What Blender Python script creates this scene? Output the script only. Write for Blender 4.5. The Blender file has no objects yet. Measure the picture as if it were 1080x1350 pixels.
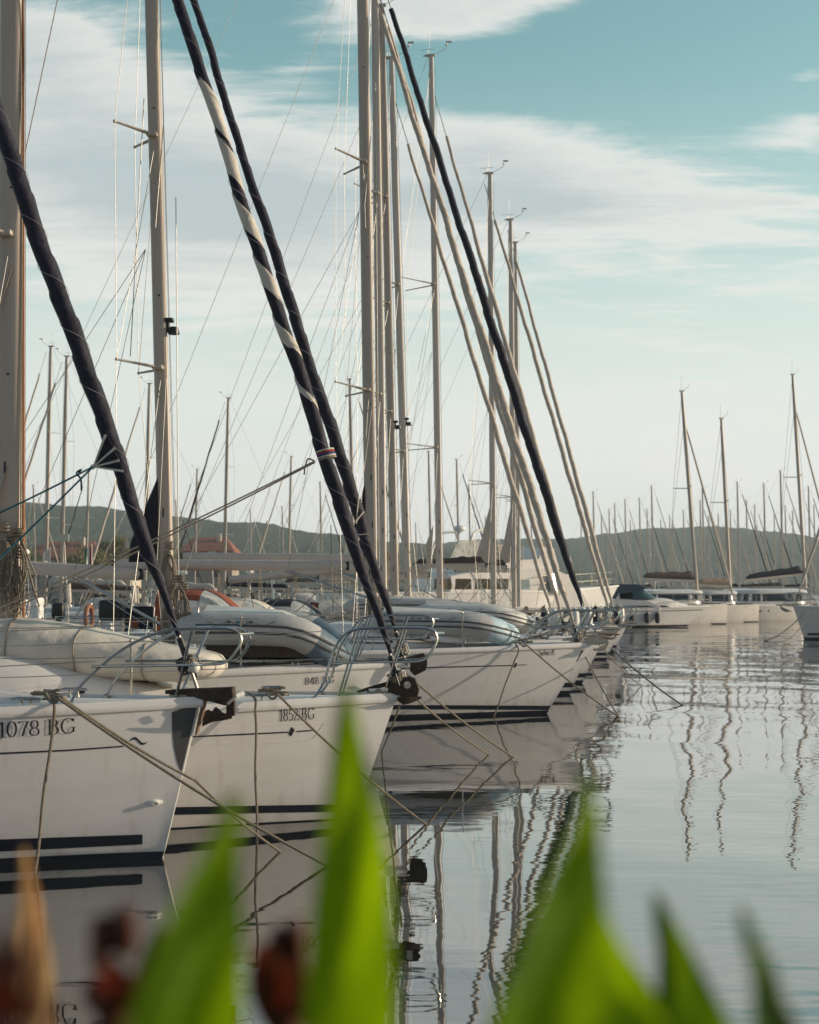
import bpy, math, random
from mathutils import Vector, Matrix
R = math.radians
rnd = random.Random(7)
S = bpy.context.scene
COL = S.collection
F, HC, HY, CX = 1875.0, 2.16, 780.0, 540.0      # focal length, eye height, horizon row, centre column

def P(px, py, d):
    return Vector(((px - CX) / F * d, d, HC - (py - HY) / F * d))

# ------------------------------------------------------------------ materials
MATS = {}
def mat(name, col, rough=0.5, metal=0.0, spec=0.5, noise=0.0, nscale=6.0, bump=0.0, bscale=40.0,
        coat=0.0, trans=0.0, alpha=1.0, stretch=(1, 1, 1), col2=None, emis=None):
    m = bpy.data.materials.new(name); m.use_nodes = True
    nt = m.node_tree; b = nt.nodes['Principled BSDF']
    b.inputs['Base Color'].default_value = (*col, 1)
    b.inputs['Roughness'].default_value = rough
    b.inputs['Metallic'].default_value = metal
    b.inputs['Specular IOR Level'].default_value = spec
    b.inputs['Coat Weight'].default_value = coat
    b.inputs['Transmission Weight'].default_value = trans
    b.inputs['Alpha'].default_value = alpha
    tc = nt.nodes.new('ShaderNodeTexCoord')
    mp = nt.nodes.new('ShaderNodeMapping'); mp.inputs['Scale'].default_value = stretch
    nt.links.new(tc.outputs['Object'], mp.inputs['Vector'])
    if noise > 0 or col2:
        n = nt.nodes.new('ShaderNodeTexNoise'); n.inputs['Scale'].default_value = nscale
        n.inputs['Detail'].default_value = 6; n.inputs['Roughness'].default_value = .62
        nt.links.new(mp.outputs[0], n.inputs['Vector'])
        r = nt.nodes.new('ShaderNodeValToRGB')
        c2 = col2 or tuple(c * (1 - noise) for c in col)
        r.color_ramp.elements[0].position = .32; r.color_ramp.elements[0].color = (*c2, 1)
        r.color_ramp.elements[1].position = .62; r.color_ramp.elements[1].color = (*col, 1)
        nt.links.new(n.outputs['Fac'], r.inputs['Fac']); nt.links.new(r.outputs[0], b.inputs['Base Color'])
        rr = nt.nodes.new('ShaderNodeMapRange'); rr.inputs['To Min'].default_value = min(1, rough + .15); rr.inputs['To Max'].default_value = max(0.02, rough - .05)
        nt.links.new(n.outputs['Fac'], rr.inputs['Value']); nt.links.new(rr.outputs[0], b.inputs['Roughness'])
    if bump > 0:
        n2 = nt.nodes.new('ShaderNodeTexNoise'); n2.inputs['Scale'].default_value = bscale; n2.inputs['Detail'].default_value = 4
        nt.links.new(mp.outputs[0], n2.inputs['Vector'])
        bp = nt.nodes.new('ShaderNodeBump'); bp.inputs['Strength'].default_value = bump; bp.inputs['Distance'].default_value = .02
        nt.links.new(n2.outputs['Fac'], bp.inputs['Height']); nt.links.new(bp.outputs[0], b.inputs['Normal'])
    MATS[name] = m
    return m

mat('gelcoat', (.63, .60, .585), .22, noise=.10, nscale=1.6, coat=.25, stretch=(.6, 1, 2.5))
mat('gelcoat_cream', (.66, .60, .545), .25, noise=.12, nscale=1.8, coat=.2, stretch=(.6, 1, 2.5))
mat('deck', (.72, .70, .66), .5, noise=.16, nscale=4)
mat('mast_paint', (.43, .36, .305), .42, spec=.4, metal=.05, noise=.10, nscale=2.5, stretch=(3, 3, .25))
mat('mast_light', (.54, .465, .405), .42, spec=.4, metal=.05, noise=.10, nscale=2.5, stretch=(3, 3, .25))
mat('steel', (.42, .40, .38), .15, metal=1, noise=.15, nscale=9)
mat('wire', (.30, .285, .265), .4, metal=.5, noise=.2, nscale=30)
mat('navy', (.014, .0125, .027), .62, spec=.3, noise=.35, nscale=14, bump=.5, bscale=22)
mat('navy_band', (.012, .014, .022), .3, noise=.2, nscale=5)
mat('thread', (.32, .28, .32), .8, noise=.2)
mat('white_sail', (.54, .49, .43), .75, noise=.18, nscale=12, bump=.4, bscale=26)
mat('beige_sail', (.50, .43, .365), .75, noise=.22, nscale=9, bump=.5, bscale=22)
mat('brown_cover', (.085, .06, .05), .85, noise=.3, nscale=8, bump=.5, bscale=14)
mat('tan_cover', (.33, .25, .18), .85, noise=.25, nscale=8, bump=.5, bscale=14)
mat('red_canvas', (.24, .055, .025), .8, noise=.3, nscale=7, bump=.4, bscale=14)
mat('blue_canvas', (.025, .055, .085), .8, noise=.3, nscale=7, bump=.4, bscale=14)
mat('teal_canvas', (.05, .15, .19), .8, noise=.25, nscale=7, bump=.4, bscale=14)
mat('cream_cover', (.60, .54, .47), .8, noise=.22, nscale=3, bump=.7, bscale=7)
mat('clear_vinyl', (.62, .62, .60), .18, noise=.45, nscale=5, alpha=.75)
mat('hypalon', (.42, .41, .40), .5, noise=.15, nscale=5, bump=.15, bscale=12)
mat('hypalon_light', (.58, .57, .55), .5, noise=.15, nscale=5)
mat('hypalon_dark', (.06, .06, .065), .55, noise=.2, nscale=6)
mat('blue_tip', (.10, .15, .20), .5, noise=.3, nscale=7)
mat('pale_blue_tip', (.42, .55, .62), .5, noise=.25, nscale=7)
mat('teal_mark', (.02, .13, .17), .6, noise=.2)
mat('rust', (.075, .052, .04), .6, metal=.55, noise=.5, nscale=12, bump=.6, bscale=30)
mat('galv', (.50, .44, .37), .42, metal=.35, noise=.25, nscale=14)
mat('guard', (.055, .055, .06), .45, noise=.25, nscale=5)
mat('black', (.012, .012, .013), .4, noise=.3, nscale=9)
mat('rubber', (.018, .018, .02), .7, noise=.3, nscale=9)
mat('rope', (.22, .185, .14), .9, noise=.4, nscale=60, bump=.8, bscale=90)
mat('rope_pale', (.30, .25, .195), .9, noise=.3, nscale=60, bump=.8, bscale=90)
mat('rope_orange', (.36, .15, .07), .9, noise=.3, nscale=60)
mat('rope_teal', (.02, .16, .20), .85, noise=.4, nscale=60, bump=.6, bscale=90)
mat('glass_dark', (.012, .016, .02), .06, noise=.2, nscale=2)
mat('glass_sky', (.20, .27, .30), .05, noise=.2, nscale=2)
mat('glass_teal', (.012, .04, .046), .08, noise=.3, nscale=3)
mat('teak', (.20, .12, .07), .6, noise=.35, nscale=10, stretch=(1, 12, 1))
mat('white_plastic', (.70, .68, .64), .35, noise=.12, nscale=6)
mat('red_plastic', (.30, .03, .02), .5, noise=.2)
mat('orange_plastic', (.26, .10, .05), .5, noise=.2)
mat('green_lamp', (.02, .35, .28), .2, noise=.2)
mat('flag_red', (.35, .03, .03), .8, noise=.2)
mat('flag_white', (.65, .62, .58), .8, noise=.15)
mat('flag_blue', (.03, .07, .18), .8, noise=.2)
mat('flag_green', (.03, .18, .10), .8, noise=.2)
mat('stone', (.36, .31, .26), .9, noise=.4, nscale=2.0, bump=.5, bscale=8)
mat('concrete', (.33, .31, .28), .85, noise=.35, nscale=1.2, bump=.5, bscale=10)
mat('plaster', (.55, .47, .38), .9, noise=.25, nscale=.6)
mat('roof_tile', (.24, .085, .05), .85, noise=.45, nscale=.9, bump=.8, bscale=3, stretch=(1, 4, 1))
mat('bark', (.09, .065, .045), .9, noise=.4, nscale=4, bump=.8, bscale=8)
mat('foliage', (.075, .105, .03), .8, noise=.55, nscale=.5)
mat('foliage_olive', (.12, .115, .035), .8, noise=.5, nscale=.5)
mat('soil', (.07, .05, .035), .95, noise=.4, nscale=6, bump=.8, bscale=20)
mat('tinted_glass', (.05, .06, .065), .2, spec=.8)
M = MATS

for nm in ('gelcoat', 'gelcoat_cream'):
    m = MATS[nm]; nt = m.node_tree; b = nt.nodes['Principled BSDF']; src = b.inputs['Base Color'].links[0].from_socket
    tc = nt.nodes.new('ShaderNodeTexCoord'); sp = nt.nodes.new('ShaderNodeSeparateXYZ'); nt.links.new(tc.outputs['Object'], sp.inputs[0])
    mp = nt.nodes.new('ShaderNodeMapping'); mp.inputs['Scale'].default_value = (9, 9, .7); nt.links.new(tc.outputs['Object'], mp.inputs[0])
    n = nt.nodes.new('ShaderNodeTexNoise'); n.inputs['Scale'].default_value = 1; n.inputs['Detail'].default_value = 5; nt.links.new(mp.outputs[0], n.inputs['Vector'])
    r = nt.nodes.new('ShaderNodeMapRange'); r.inputs['From Min'].default_value = .56; r.inputs['From Max'].default_value = .80; r.inputs['To Max'].default_value = .32; nt.links.new(n.outputs['Fac'], r.inputs['Value'])
    w = nt.nodes.new('ShaderNodeMapRange'); w.inputs['From Min'].default_value = .34; w.inputs['From Max'].default_value = .04; w.inputs['To Max'].default_value = .55; nt.links.new(sp.outputs[2], w.inputs['Value'])
    wn = nt.nodes.new('ShaderNodeMath'); wn.operation = 'MULTIPLY'; nt.links.new(w.outputs[0], wn.inputs[0]); nt.links.new(n.outputs['Fac'], wn.inputs[1])
    ad = nt.nodes.new('ShaderNodeMath'); ad.operation = 'ADD'; ad.use_clamp = True; nt.links.new(r.outputs[0], ad.inputs[0]); nt.links.new(wn.outputs[0], ad.inputs[1])
    mx = nt.nodes.new('ShaderNodeMix'); mx.data_type = 'RGBA'; mx.inputs[7].default_value = (.33, .27, .20, 1); nt.links.new(ad.outputs[0], mx.inputs[0]); nt.links.new(src, mx.inputs[6]); nt.links.new(mx.outputs[2], b.inputs['Base Color'])

# ------------------------------------------------------------------ mesh builder
class MB:
    def __init__(s): s.v = []; s.f = []; s.m = []
    def add(s, verts, faces, mi=0):
        o = len(s.v); s.v += [Vector(p) for p in verts]
        for f in faces: s.f.append([i + o for i in f]); s.m.append(mi)
    def loft(s, rings, closed=True, cap0=True, cap1=True, mi=0, mif=None):
        o = len(s.v); n = len(rings[0])
        for r in rings: s.v += [Vector(p) for p in r]
        k = n if closed else n - 1
        for i in range(len(rings) - 1):
            for j in range(k):
                a = o + i * n + j; b = o + i * n + (j + 1) % n
                s.f.append([a, b, b + n, a + n]); s.m.append(mif(i, j) if mif else mi)
        if cap0: s.f.append([o + j for j in range(n)][::-1]); s.m.append(mi)
        if cap1: s.f.append([o + (len(rings) - 1) * n + j for j in range(n)]); s.m.append(mi)
    def tube(s, pts, r, n=8, mi=0, flat=None, mif=None, rfun=None, closed=False):
        pts = [Vector(p) for p in pts]
        T = []
        for i in range(len(pts)):
            a = pts[max(i - 1, 0)]; b = pts[min(i + 1, len(pts) - 1)]
            if closed: a = pts[i - 1]; b = pts[(i + 1) % len(pts)]
            t = (b - a); T.append(t.normalized() if t.length > 1e-9 else Vector((0, 0, 1)))
        up = Vector((0, 0, 1)) if abs(T[0].z) < .9 else Vector((1, 0, 0))
        N = (up - T[0] * up.dot(T[0])).normalized(); rings = []
        for i, p in enumerate(pts):
            N = (N - T[i] * N.dot(T[i])).normalized(); B = T[i].cross(N)
            rr = r[i] if isinstance(r, (list, tuple)) else r
            ring = []
            for k in range(n):
                a = 2 * math.pi * k / n
                q = rfun(i, k) * rr if rfun else rr
                fz = flat or 1
                ring.append(p + N * math.cos(a) * q * fz + B * math.sin(a) * q)
            rings.append(ring)
        if closed: rings.append(rings[0])
        s.loft(rings, True, not closed, not closed, mi, mif)
    def box(s, c, d, rz=0, bev=0.0, mi=0, ry=0):
        hx, hy, hz = d[0] / 2, d[1] / 2, d[2] / 2; b = min(bev, hx * .9, hy * .9, hz * .9)
        Mx = Matrix.Translation(c) @ Matrix.Rotation(rz, 4, 'Z') @ Matrix.Rotation(ry, 4, 'Y')
        if b <= 0:
            v = [(x, y, z) for z in (-hz, hz) for x, y in ((-hx, -hy), (hx, -hy), (hx, hy), (-hx, hy))]
            s.loft([[Mx @ Vector(p) for p in v[:4]], [Mx @ Vector(p) for p in v[4:]]], mi=mi); return
        def ring(z, ins):
            q = []
            for sx, sy in ((-1, -1), (1, -1), (1, 1), (-1, 1)):
                cx, cy = sx * (hx - b), sy * (hy - b); rr = max(b - ins, 0.0005)
                a0 = math.atan2(sy, sx) - math.pi / 4
                for k in range(4):
                    a = a0 + k * math.pi / 6
                    q.append(Mx @ Vector((cx + rr * math.cos(a), cy + rr * math.sin(a), z)))
            return q
        s.loft([ring(-hz, b * .7), ring(-hz + b * .3, b * .3), ring(-hz + b, 0), ring(hz - b, 0), ring(hz - b * .3, b * .3), ring(hz, b * .7)], mi=mi)
    def ball(s, c, r, n=10, mi=0, squash=None):
        rx, ry, rz = r if isinstance(r, (tuple, list)) else (r, r, r)
        rings = []
        for i in range(1, n):
            th = math.pi * i / n
            rings.append([(c[0] + rx * math.sin(th) * math.cos(2 * math.pi * k / (n * 2)), c[1] + ry * math.sin(th) * math.sin(2 * math.pi * k / (n * 2)), c[2] - rz * math.cos(th)) for k in range(n * 2)])
        s.loft(rings, mi=mi)
    def lathe(s, c, prof, n=16, axis='Z', mi=0):
        rings = []
        for r, z in prof:
            q = []
            for k in range(n):
                a = 2 * math.pi * k / n; x, y = r * math.cos(a), r * math.sin(a)
                v = {'Z': (x, y, z), 'X': (z, x, y), 'Y': (y, z, x)}[axis]
                q.append((c[0] + v[0], c[1] + v[1], c[2] + v[2]))
            rings.append(q)
        s.loft(rings, mi=mi)
    def prism(s, pts, vec, mi=0):
        vec = Vector(vec); a = [Vector(p) for p in pts]
        s.loft([a, [p + vec for p in a]], mi=mi)
    def sheet(s, grid, mi=0):
        s.loft(grid, False, False, False, mi)
    def build(s, name, mats, parent=None, ang=40):
        me = bpy.data.meshes.new(name)
        me.from_pydata([tuple(v) for v in s.v], [], s.f)
        if not isinstance(mats, (list, tuple)): mats = [mats]
        for m in mats: me.materials.append(M[m] if isinstance(m, str) else m)
        for p, mi in zip(me.polygons, s.m): p.material_index = mi; p.use_smooth = True
        import bmesh
        bm = bmesh.new(); bm.from_mesh(me); bmesh.ops.recalc_face_normals(bm, faces=bm.faces); bm.to_mesh(me); bm.free()
        me.set_sharp_from_angle(angle=R(ang)); me.update()
        o = bpy.data.objects.new(name, me); COL.objects.link(o)
        if parent: o.parent = parent
        return o

def tag(o, label=None, cat=None, group=None, kind=None):
    if label: o['label'] = label
    if cat: o['category'] = cat
    if group: o['group'] = group
    if kind: o['kind'] = kind
    return o
def empty(name, loc, rz, label, cat, group=None):
    o = bpy.data.objects.new(name, None); COL.objects.link(o); o.empty_display_size = .2
    o.location = loc; o.rotation_euler = (0, 0, rz)
    return tag(o, label, cat, group)
KIDS = {}
def copy_tree(o, parent=None):
    c = o.copy(); COL.objects.link(c)
    if parent: c.parent = parent
    for ch in list(o.children): copy_tree(ch, c)
    return c
def lerp(a, b, t): return a + (b - a) * t
def sm(t): t = max(0, min(1, t)); return t * t * (3 - 2 * t)
def catm(pts, n=6):
    pts = [Vector(p) for p in pts]; out = []
    for i in range(len(pts) - 1):
        p0 = pts[max(i - 1, 0)]; p1 = pts[i]; p2 = pts[i + 1]; p3 = pts[min(i + 2, len(pts) - 1)]
        for k in range(n):
            t = k / n
            out.append(.5 * ((2 * p1) + (p2 - p0) * t + (2 * p0 - 5 * p1 + 4 * p2 - p3) * t * t + (3 * p1 - p0 - 3 * p2 + p3) * t ** 3))
    out.append(pts[-1]); return out
def sag(a, b, s, n=14):
    a, b = Vector(a), Vector(b)
    return [a.lerp(b, i / n) - Vector((0, 0, s * 4 * (i / n) * (1 - i / n))) for i in range(n + 1)]

# ------------------------------------------------------------------ lettering (pen strokes with serifs)
def arc(cx, cy, rx, ry, a0, a1, n=14):
    return [(cx + rx * math.cos(R(a0 + (a1 - a0) * i / n)), cy + ry * math.sin(R(a0 + (a1 - a0) * i / n))) for i in range(n + 1)]
GL = {
 '1': (.50, [[(.27, 0), (.27, 1)], [(.09, .84), (.27, .99)], [(.10, .0), (.44, .0)]]),
 '0': (.68, [arc(.31, .5, .25, .5, 0, 360, 26)]),
 '7': (.62, [[(.05, .86), (.05, .97), (.54, .97)], [(.54, .97), (.36, .5), (.24, 0)]]),
 '8': (.66, [arc(.30, .74, .20, .25, 0, 360, 22), arc(.30, .25, .25, .25, 0, 360, 22)]),
 '5': (.62, [[(.16, .97), (.52, .97)], [(.16, .97), (.13, .58)], arc(.27, .31, .26, .31, 125, -140)]),
 '2': (.62, [arc(.28, .74, .22, .25, 165, -25), [(.48, .63), (.30, .32), (.06, .03)], [(.05, .02), (.56, .02), (.58, .14)]]),
 '4': (.66, [[(.46, 0), (.46, 1)], [(.46, 1), (.05, .3)], [(.05, .3), (.62, .3)], [(.32, 0), (.6, 0)]]),
 'B': (.78, [[(.16, 0), (.16, 1)], [(.02, 1), (.36, 1)] + arc(.36, .765, .20, .235, 90, -90) + [(.16, .53)], [(.36, .53)] + arc(.38, .265, .25, .265, 90, -90) + [(.02, 0)]]),
 'G': (.92, [arc(.43, .5, .37, .5, 42, 318, 26), [(.74, .40), (.74, .10)], [(.58, .40), (.88, .40)], [(.72, .98), (.72, .78)]]),
 'S': (.60, [arc(.28, .75, .2, .25, 40, 270) + arc(.28, .26, .23, .25, 85, -150)]),
 'K': (.80, [[(.15, 0), (.15, 1)], [(.02, 0), (.3, 0)], [(.02, 1), (.3, 1)], [(.6, 1), (.16, .45)], [(.30, .6), (.66, 0)], [(.55, 0), (.78, 0)]]),
 'y': (.52, [[(.05, .62), (.25, .03)], [(.46, .62), (.22, -.12), (.06, -.3)]]),
 'l': (.28, [[(.13, 0), (.13, 1)], [(.04, 0), (.22, 0)]]),
 'v': (.50, [[(.05, .62), (.25, .0)], [(.45, .62), (.25, 0)]]),
 'a': (.52, [arc(.23, .3, .19, .3, 0, 360, 18), [(.42, .62), (.42, .05), (.48, 0)]]),
 ' ': (.36, []),
}
def lettering(mapf, text, sx=1.0, shear=0.0, thin=.04, thick=.115):
    """mapf(u, v, lift) -> local point on the surface; returns MB of pen strokes"""
    mb = MB(); x = 0; lift = 0; words = []
    tot = sum(GL[c][0] for c in text)
    for c in text:
        w, strokes = GL[c]
        if c == ' ': words.append(mb); mb = MB()
        for st in strokes:
            pts = []
            for i in range(len(st) - 1):
                n = 4 if len(st) < 6 else 1
                for k in range(n): pts.append((lerp(st[i][0], st[i + 1][0], k / n), lerp(st[i][1], st[i + 1][1], k / n)))
            pts.append(st[-1]); L_, R_ = [], []
            for i, p in enumerate(pts):
                a = pts[max(i - 1, 0)]; b = pts[min(i + 1, len(pts) - 1)]
                dx, dy = b[0] - a[0], b[1] - a[1]; l = math.hypot(dx, dy) or 1; dx /= l; dy /= l
                hw = (thin + (thick - thin) * abs(dy) ** 1.6) / 2
                for lst, sg in ((L_, 1), (R_, -1)):
                    u = p[0] - dy * hw * sg; v = p[1] + dx * hw * sg
                    lst.append(mapf((x + u + shear * v) / tot, v, lift))
            mb.sheet([L_, R_]); lift += .0003
        x += w
    return words + [mb]

# ------------------------------------------------------------------ yacht
class Boat:
    def __init__(s, name, label, cat, tip, d, yaw=5, L=10.5, B=3.5, rake=.35, drop=.12, group=None, p=1.7, kb=.45, um=.5, fb=None):
        if fb is None:
            w = P(tip[0], tip[1], d); s.fb = w.z; s.o = Vector((w.x, w.y, 0))
        else: s.fb = fb; s.o = Vector((0, d, 0))
        s.yaw = R(yaw); s.L, s.B, s.rake, s.drop, s.p, s.kb, s.um = L, B, rake, drop, p, kb, um
        s.root = empty(name, s.o, -s.yaw, label, cat, group)
        s.Rm = Matrix.Rotation(-s.yaw, 3, 'Z'); s.Ri = s.Rm.inverted()
        s.camL = s.Ri @ (Vector((0, 0, HC)) - s.o)
    def loc(s, px, py, yl=0.0):
        dr = s.Ri @ Vector(((px - CX) / F, 1, -(py - HY) / F))
        t = (yl - s.camL.y) / dr.y
        return s.camL + dr * t
    def world(s, p): return s.Rm @ Vector(p) + s.o
    def pix(s, p):
        w = s.world(p); return (CX + w.x / w.y * F, HY - (w.z - HC) / w.y * F)
    def zd(s, t): return s.fb - s.drop * (1 - (1 - min(t / .7, 1)) ** 2)
    def bd(s, t):
        u = min(t / s.um, 1); b = s.B / 2 * (1 - (1 - u) ** s.p)
        if t > s.um: b *= 1 - .14 * ((t - s.um) / (1 - s.um)) ** 2
        return b + .018
    def raw(s, t, h, sd=-1):
        k = .09 + s.kb * (1 - t) ** 4
        b = s.bd(t)
        if h >= 0: y = b * (1 - k * (1 - min(h, 1)) ** 1.35)
        else: y = b * (1 - k) * max(0, 1 - (h / -.42) ** 2)
        y = max(y, .016 if h > -.3 else 0)
        x = -t * s.L - s.rake * (1 - h) * (1 - t) ** 2 * (1 if h > 0 else 1 + abs(h) * 2)
        return Vector((x, sd * y, h * s.zd(t)))
    def surf(s, t, h, off=0.0, sd=-1):
        p = s.raw(t, h, sd)
        if off:
            e = 1e-3; a = s.raw(t + e, h, sd) - s.raw(max(t - e, 0), h, sd); b = s.raw(t, min(h + e, 1), sd) - s.raw(t, h - e, sd)
            n = a.cross(b).normalized()
            if n.y * sd < 0: n = -n
            p = p + n * off
        return p
    def inv(s, px, py, t0=.12, h0=.6):
        t, h = t0, h0
        for _ in range(14):
            q = s.pix(s.raw(t, h)); e = 1e-4
            qt = s.pix(s.raw(t + e, h)); qh = s.pix(s.raw(t, h + e))
            a, b, c, d = (qt[0] - q[0]) / e, (qh[0] - q[0]) / e, (qt[1] - q[1]) / e, (qh[1] - q[1]) / e
            rx, ry = px - q[0], py - q[1]; det = a * d - b * c
            if abs(det) < 1e-9: break
            t = max(.001, min(.98, t + (rx * d - b * ry) / det)); h = max(-.2, min(.999, h + (a * ry - c * rx) / det))
        return t, h
    def onpix(s, px, py, off=.003):
        t, h = s.inv(px, py); return s.surf(t, h, off)
    def hull(s, m='gelcoat', railm='gelcoat'):
        nt, hs = 44, [-.40, -.3, -.18, -.06, 0, .08, .2, .32, .44, .56, .68, .8, .9, .96, 1.0]
        mb = MB(); rings = []
        for i in range(nt + 1):
            t = (i / nt) ** 1.5
            rings.append([s.surf(t, h, 0, -1) for h in reversed(hs)] + [s.surf(t, h, 0, 1) for h in hs])
        mb.loft(rings, False, True, True)
        s.h = mb.build('hull', m, s.root, 50)
        dk = MB(); g = []
        for i in range(nt + 1):
            t = (i / nt) ** 1.5; b = s.bd(t); z = s.zd(t)
            g.append([Vector((-t * s.L, b * v, z - .004 + .05 * (1 - v * v) * min(1, b))) for v in (-1, -.97, -.6, -.2, .2, .6, .97, 1)])
        dk.sheet(g); dk.build('deck', 'deck', s.root, 50)
        tr = MB()
        for sd in (-1, 1):
            rr = []
            for i in range(nt + 1):
                t = (i / nt) ** 1.5; p = s.surf(t, 1, 0, sd)
                rr.append([p + Vector((.03 if i == 0 else 0, sd * a, b)) for a, b in ((.012, -.055), (.026, -.03), (.018, .0), (.0, .03), (-.03, .032), (-.04, -.01))])
            tr.loft(rr, True)
        tr.build('toe_rail', railm, s.root, 50)
        return s
    def zof(s, t, z): return z / s.zd(t)
    def band(s, name, t0, t1, z0, z1, m, off=.003, both=True, n=40, slant=0.0, sheer=False):
        mb = MB()
        for sd in ((-1, 1) if both else (-1,)):
            rows = []
            nr = 7 if z1 - z0 > .15 else 2
            for j in range(nr + 1):
                row = []
                for i in range(n + 1):
                    t = lerp(t0, t1, (i / n) ** 1.4); zz = lerp(z0, z1, j / nr); zz = zz * s.zd(t) / s.fb if sheer else zz
                    row.append(s.surf(t, s.zof(t, zz), off, sd))
                rows.append(row)
            mb.sheet(rows)
        return mb.build(name, m, s.h)
    def pband(s, name, pts, m, off=.0035, n=10):
        """a stripe on the hull side between two picture rows: pts = [(px, top, bottom), ...]"""
        a, b = [], []
        for i in range(len(pts) - 1):
            for k in range(n + (i == len(pts) - 2)):
                f = k / n; px = lerp(pts[i][0], pts[i + 1][0], f)
                a.append(s.onpix(px, lerp(pts[i][1], pts[i + 1][1], f), off)); b.append(s.onpix(px, lerp(pts[i][2], pts[i + 1][2], f), off))
        mb = MB(); mb.sheet([a, b]); return mb.build(name, m, s.h)
    def text(s, txt, p0, p1, cap, m='black', shear=0, thick=.115, thin=.04):
        def mp(u, v, lift):
            return s.onpix(lerp(p0[0], p1[0], u), lerp(p0[1], p1[1], u) - v * cap, .004 + lift)
        for w in lettering(mp, txt, shear=shear, thick=thick, thin=thin): w.build('lettering', m, s.h)
    def gear(s, seed, dark=False):
        q = random.Random(seed); L = s.L; z = s.zd(1); b = s.bd(.95)
        o = MB(); yo = -b * q.uniform(.5, .8); o.box((-L + .0, yo, z + .72), (.26, .22, .34), bev=.06); o.box((-L + .0, yo, z + .42), (.10, .10, .5), bev=.02); o.lathe((-L, yo, z + .1), [(0, -.08), (.06, -.06), (.06, .06), (0, .08)], 10); o.build('outboard_motor', 'black', s.root)
        h = MB(); h.tube([(-L + .06, b * .45 + .24 * math.cos(a), z + .55 + .26 * math.sin(a)) for a in [math.pi * (-.35 + 1.7 * k / 14) for k in range(15)]], .055, 8); h.build('horseshoe_buoy', 'orange_plastic' if q.random() < .4 else 'white_plastic', s.root)
        for k in range(4):
            e = s.edge(-q.uniform(.62, .95) * L, -1 if k < 3 else 1); f = MB(); dz = q.uniform(-.15, .25)
            f.lathe((e.x, e.y + (-.17 if k < 3 else .17), e.z - .1 + dz), [(.02, .36), (.05, .33), (.10, .27), (.12, .15), (.12, -.18), (.10, -.28), (0, -.33)], 12); f.tube([(e.x, e.y + (-.17 if k < 3 else .17), e.z + .2 + dz), (e.x, e.y, e.z + .55)], .008, 5); f.build('fender', 'navy' if dark else 'white_plastic', s.root)
        d = MB(); d.tube([(-L + .3, -b * .8, z + .1), (-L + .2, -b * .82, z + 2.2)], .018, 6); d.box((-L + .2, -b * .82, z + 2.25), (.2, .02, .16)); d.tube([(-L + .29, -b * .8, z + .9), (-L + .27, -b * .8, z + 1.3)], .06, 8); d.build('dan_buoy', 'cream_cover' if q.random() < .5 else 'white_plastic', s.root)
        for k in range(5):
            x = -q.uniform(.62, .97) * L; y = q.uniform(-.6, .3) * b; c = MB(); c.box((x, y, z + q.uniform(.35, .8)), (q.uniform(.2, .55), q.uniform(.2, .5), q.uniform(.15, .45)), rz=q.random(), bev=.06); c.build(q.choice(['cushion', 'locker_box', 'stowed_bag']), q.choice(['white_plastic', 'navy', 'teak', 'cream_cover', 'blue_canvas', 'red_canvas', 'black']), s.root)
        if hasattr(s, 'ba'):
            lz = MB()
            for f in (.25, .5, .78):
                p = s.ba.lerp(s.bb, f)
                for sd in (-1,): lz.tube([p + Vector((0, sd * .1, 0)), s.ma.lerp(s.mb_, .46) + Vector((-.1, sd * .25, 0))], .004, 5)
            lz.build('lazy_jacks', 'rope_pale', s.root)
        for k in range(6):
            x = -q.uniform(.3, .95) * L; l = MB(); l.tube(sag((x, q.uniform(-.8, .8) * b, z + q.uniform(.3, .7)), (x + q.uniform(-1.6, 1.6), q.uniform(-.6, .6) * b, z + q.uniform(.9, 2.4)), .12, 8), .009, 5); l.build('loose_line', 'rope_pale', s.root)
    # --- fittings
    def edge(s, x, sd=-1, ins=.06, dz=.02):
        t = max(-x / s.L, 0); return Vector((x, sd * max(s.bd(t) - ins, .03), s.zd(t) + dz))
    def pulpit(s, base=-.9, up=-.22, front=.36, H=.60, Hm=.31, yf=.17, r=.0122, leg=(-.19, .03), twin=False, nav=False):
        mb = MB(); z = s.fb
        for sd in (-1, 1):
            b = s.edge(base, sd); ym = max(abs(b.y) * .75, yf + .05)
            top = catm([b, b + Vector((.10, 0, .16)), (lerp(base, up, .55), sd * lerp(abs(b.y), ym, .6), z + H * .72), (up, sd * ym, z + H * .97), (lerp(up, front, .6), sd * lerp(ym, yf, .6), z + H), (front - .06, sd * yf, z + H * .98), (front, sd * yf * .9, z + H * .86), (front - .03, sd * yf, z + lerp(Hm, H, .4)), (front - .12, sd * yf * 1.1, z + Hm * 1.06), (front - .28, sd * lerp(yf, ym, .4), z + Hm), (lerp(up, front, .2), sd * ym, z + Hm), (base + .17, sd * abs(b.y) * .98, z + Hm * .97)], 6)
            mb.tube(top, r, 8)
            f = s.edge(leg[0], sd)
            mb.tube([f, (leg[1], sd * lerp(ym, yf, .4), z + H * .985)], r, 8)
            mb.lathe((f.x, f.y, f.z - .01), [(.03, 0), (.03, .015), (.015, .03)], 10); mb.lathe((b.x, b.y, b.z - .01), [(.03, 0), (.03, .015), (.015, .03)], 10)
            if twin:
                f2 = s.edge(base + .22, sd); mb.tube([f2, (up + .05, sd * ym, z + H * .97)], r * .9, 8)
        mb.tube(catm([(front - .02, -yf * .93, z + H * .92), (front + .06, 0, z + H * .92), (front - .02, yf * .93, z + H * .92)], 6), r, 8)
        pu = mb.build('pulpit', 'steel', s.root)
        if not nav: return
        nl = MB()
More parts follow.
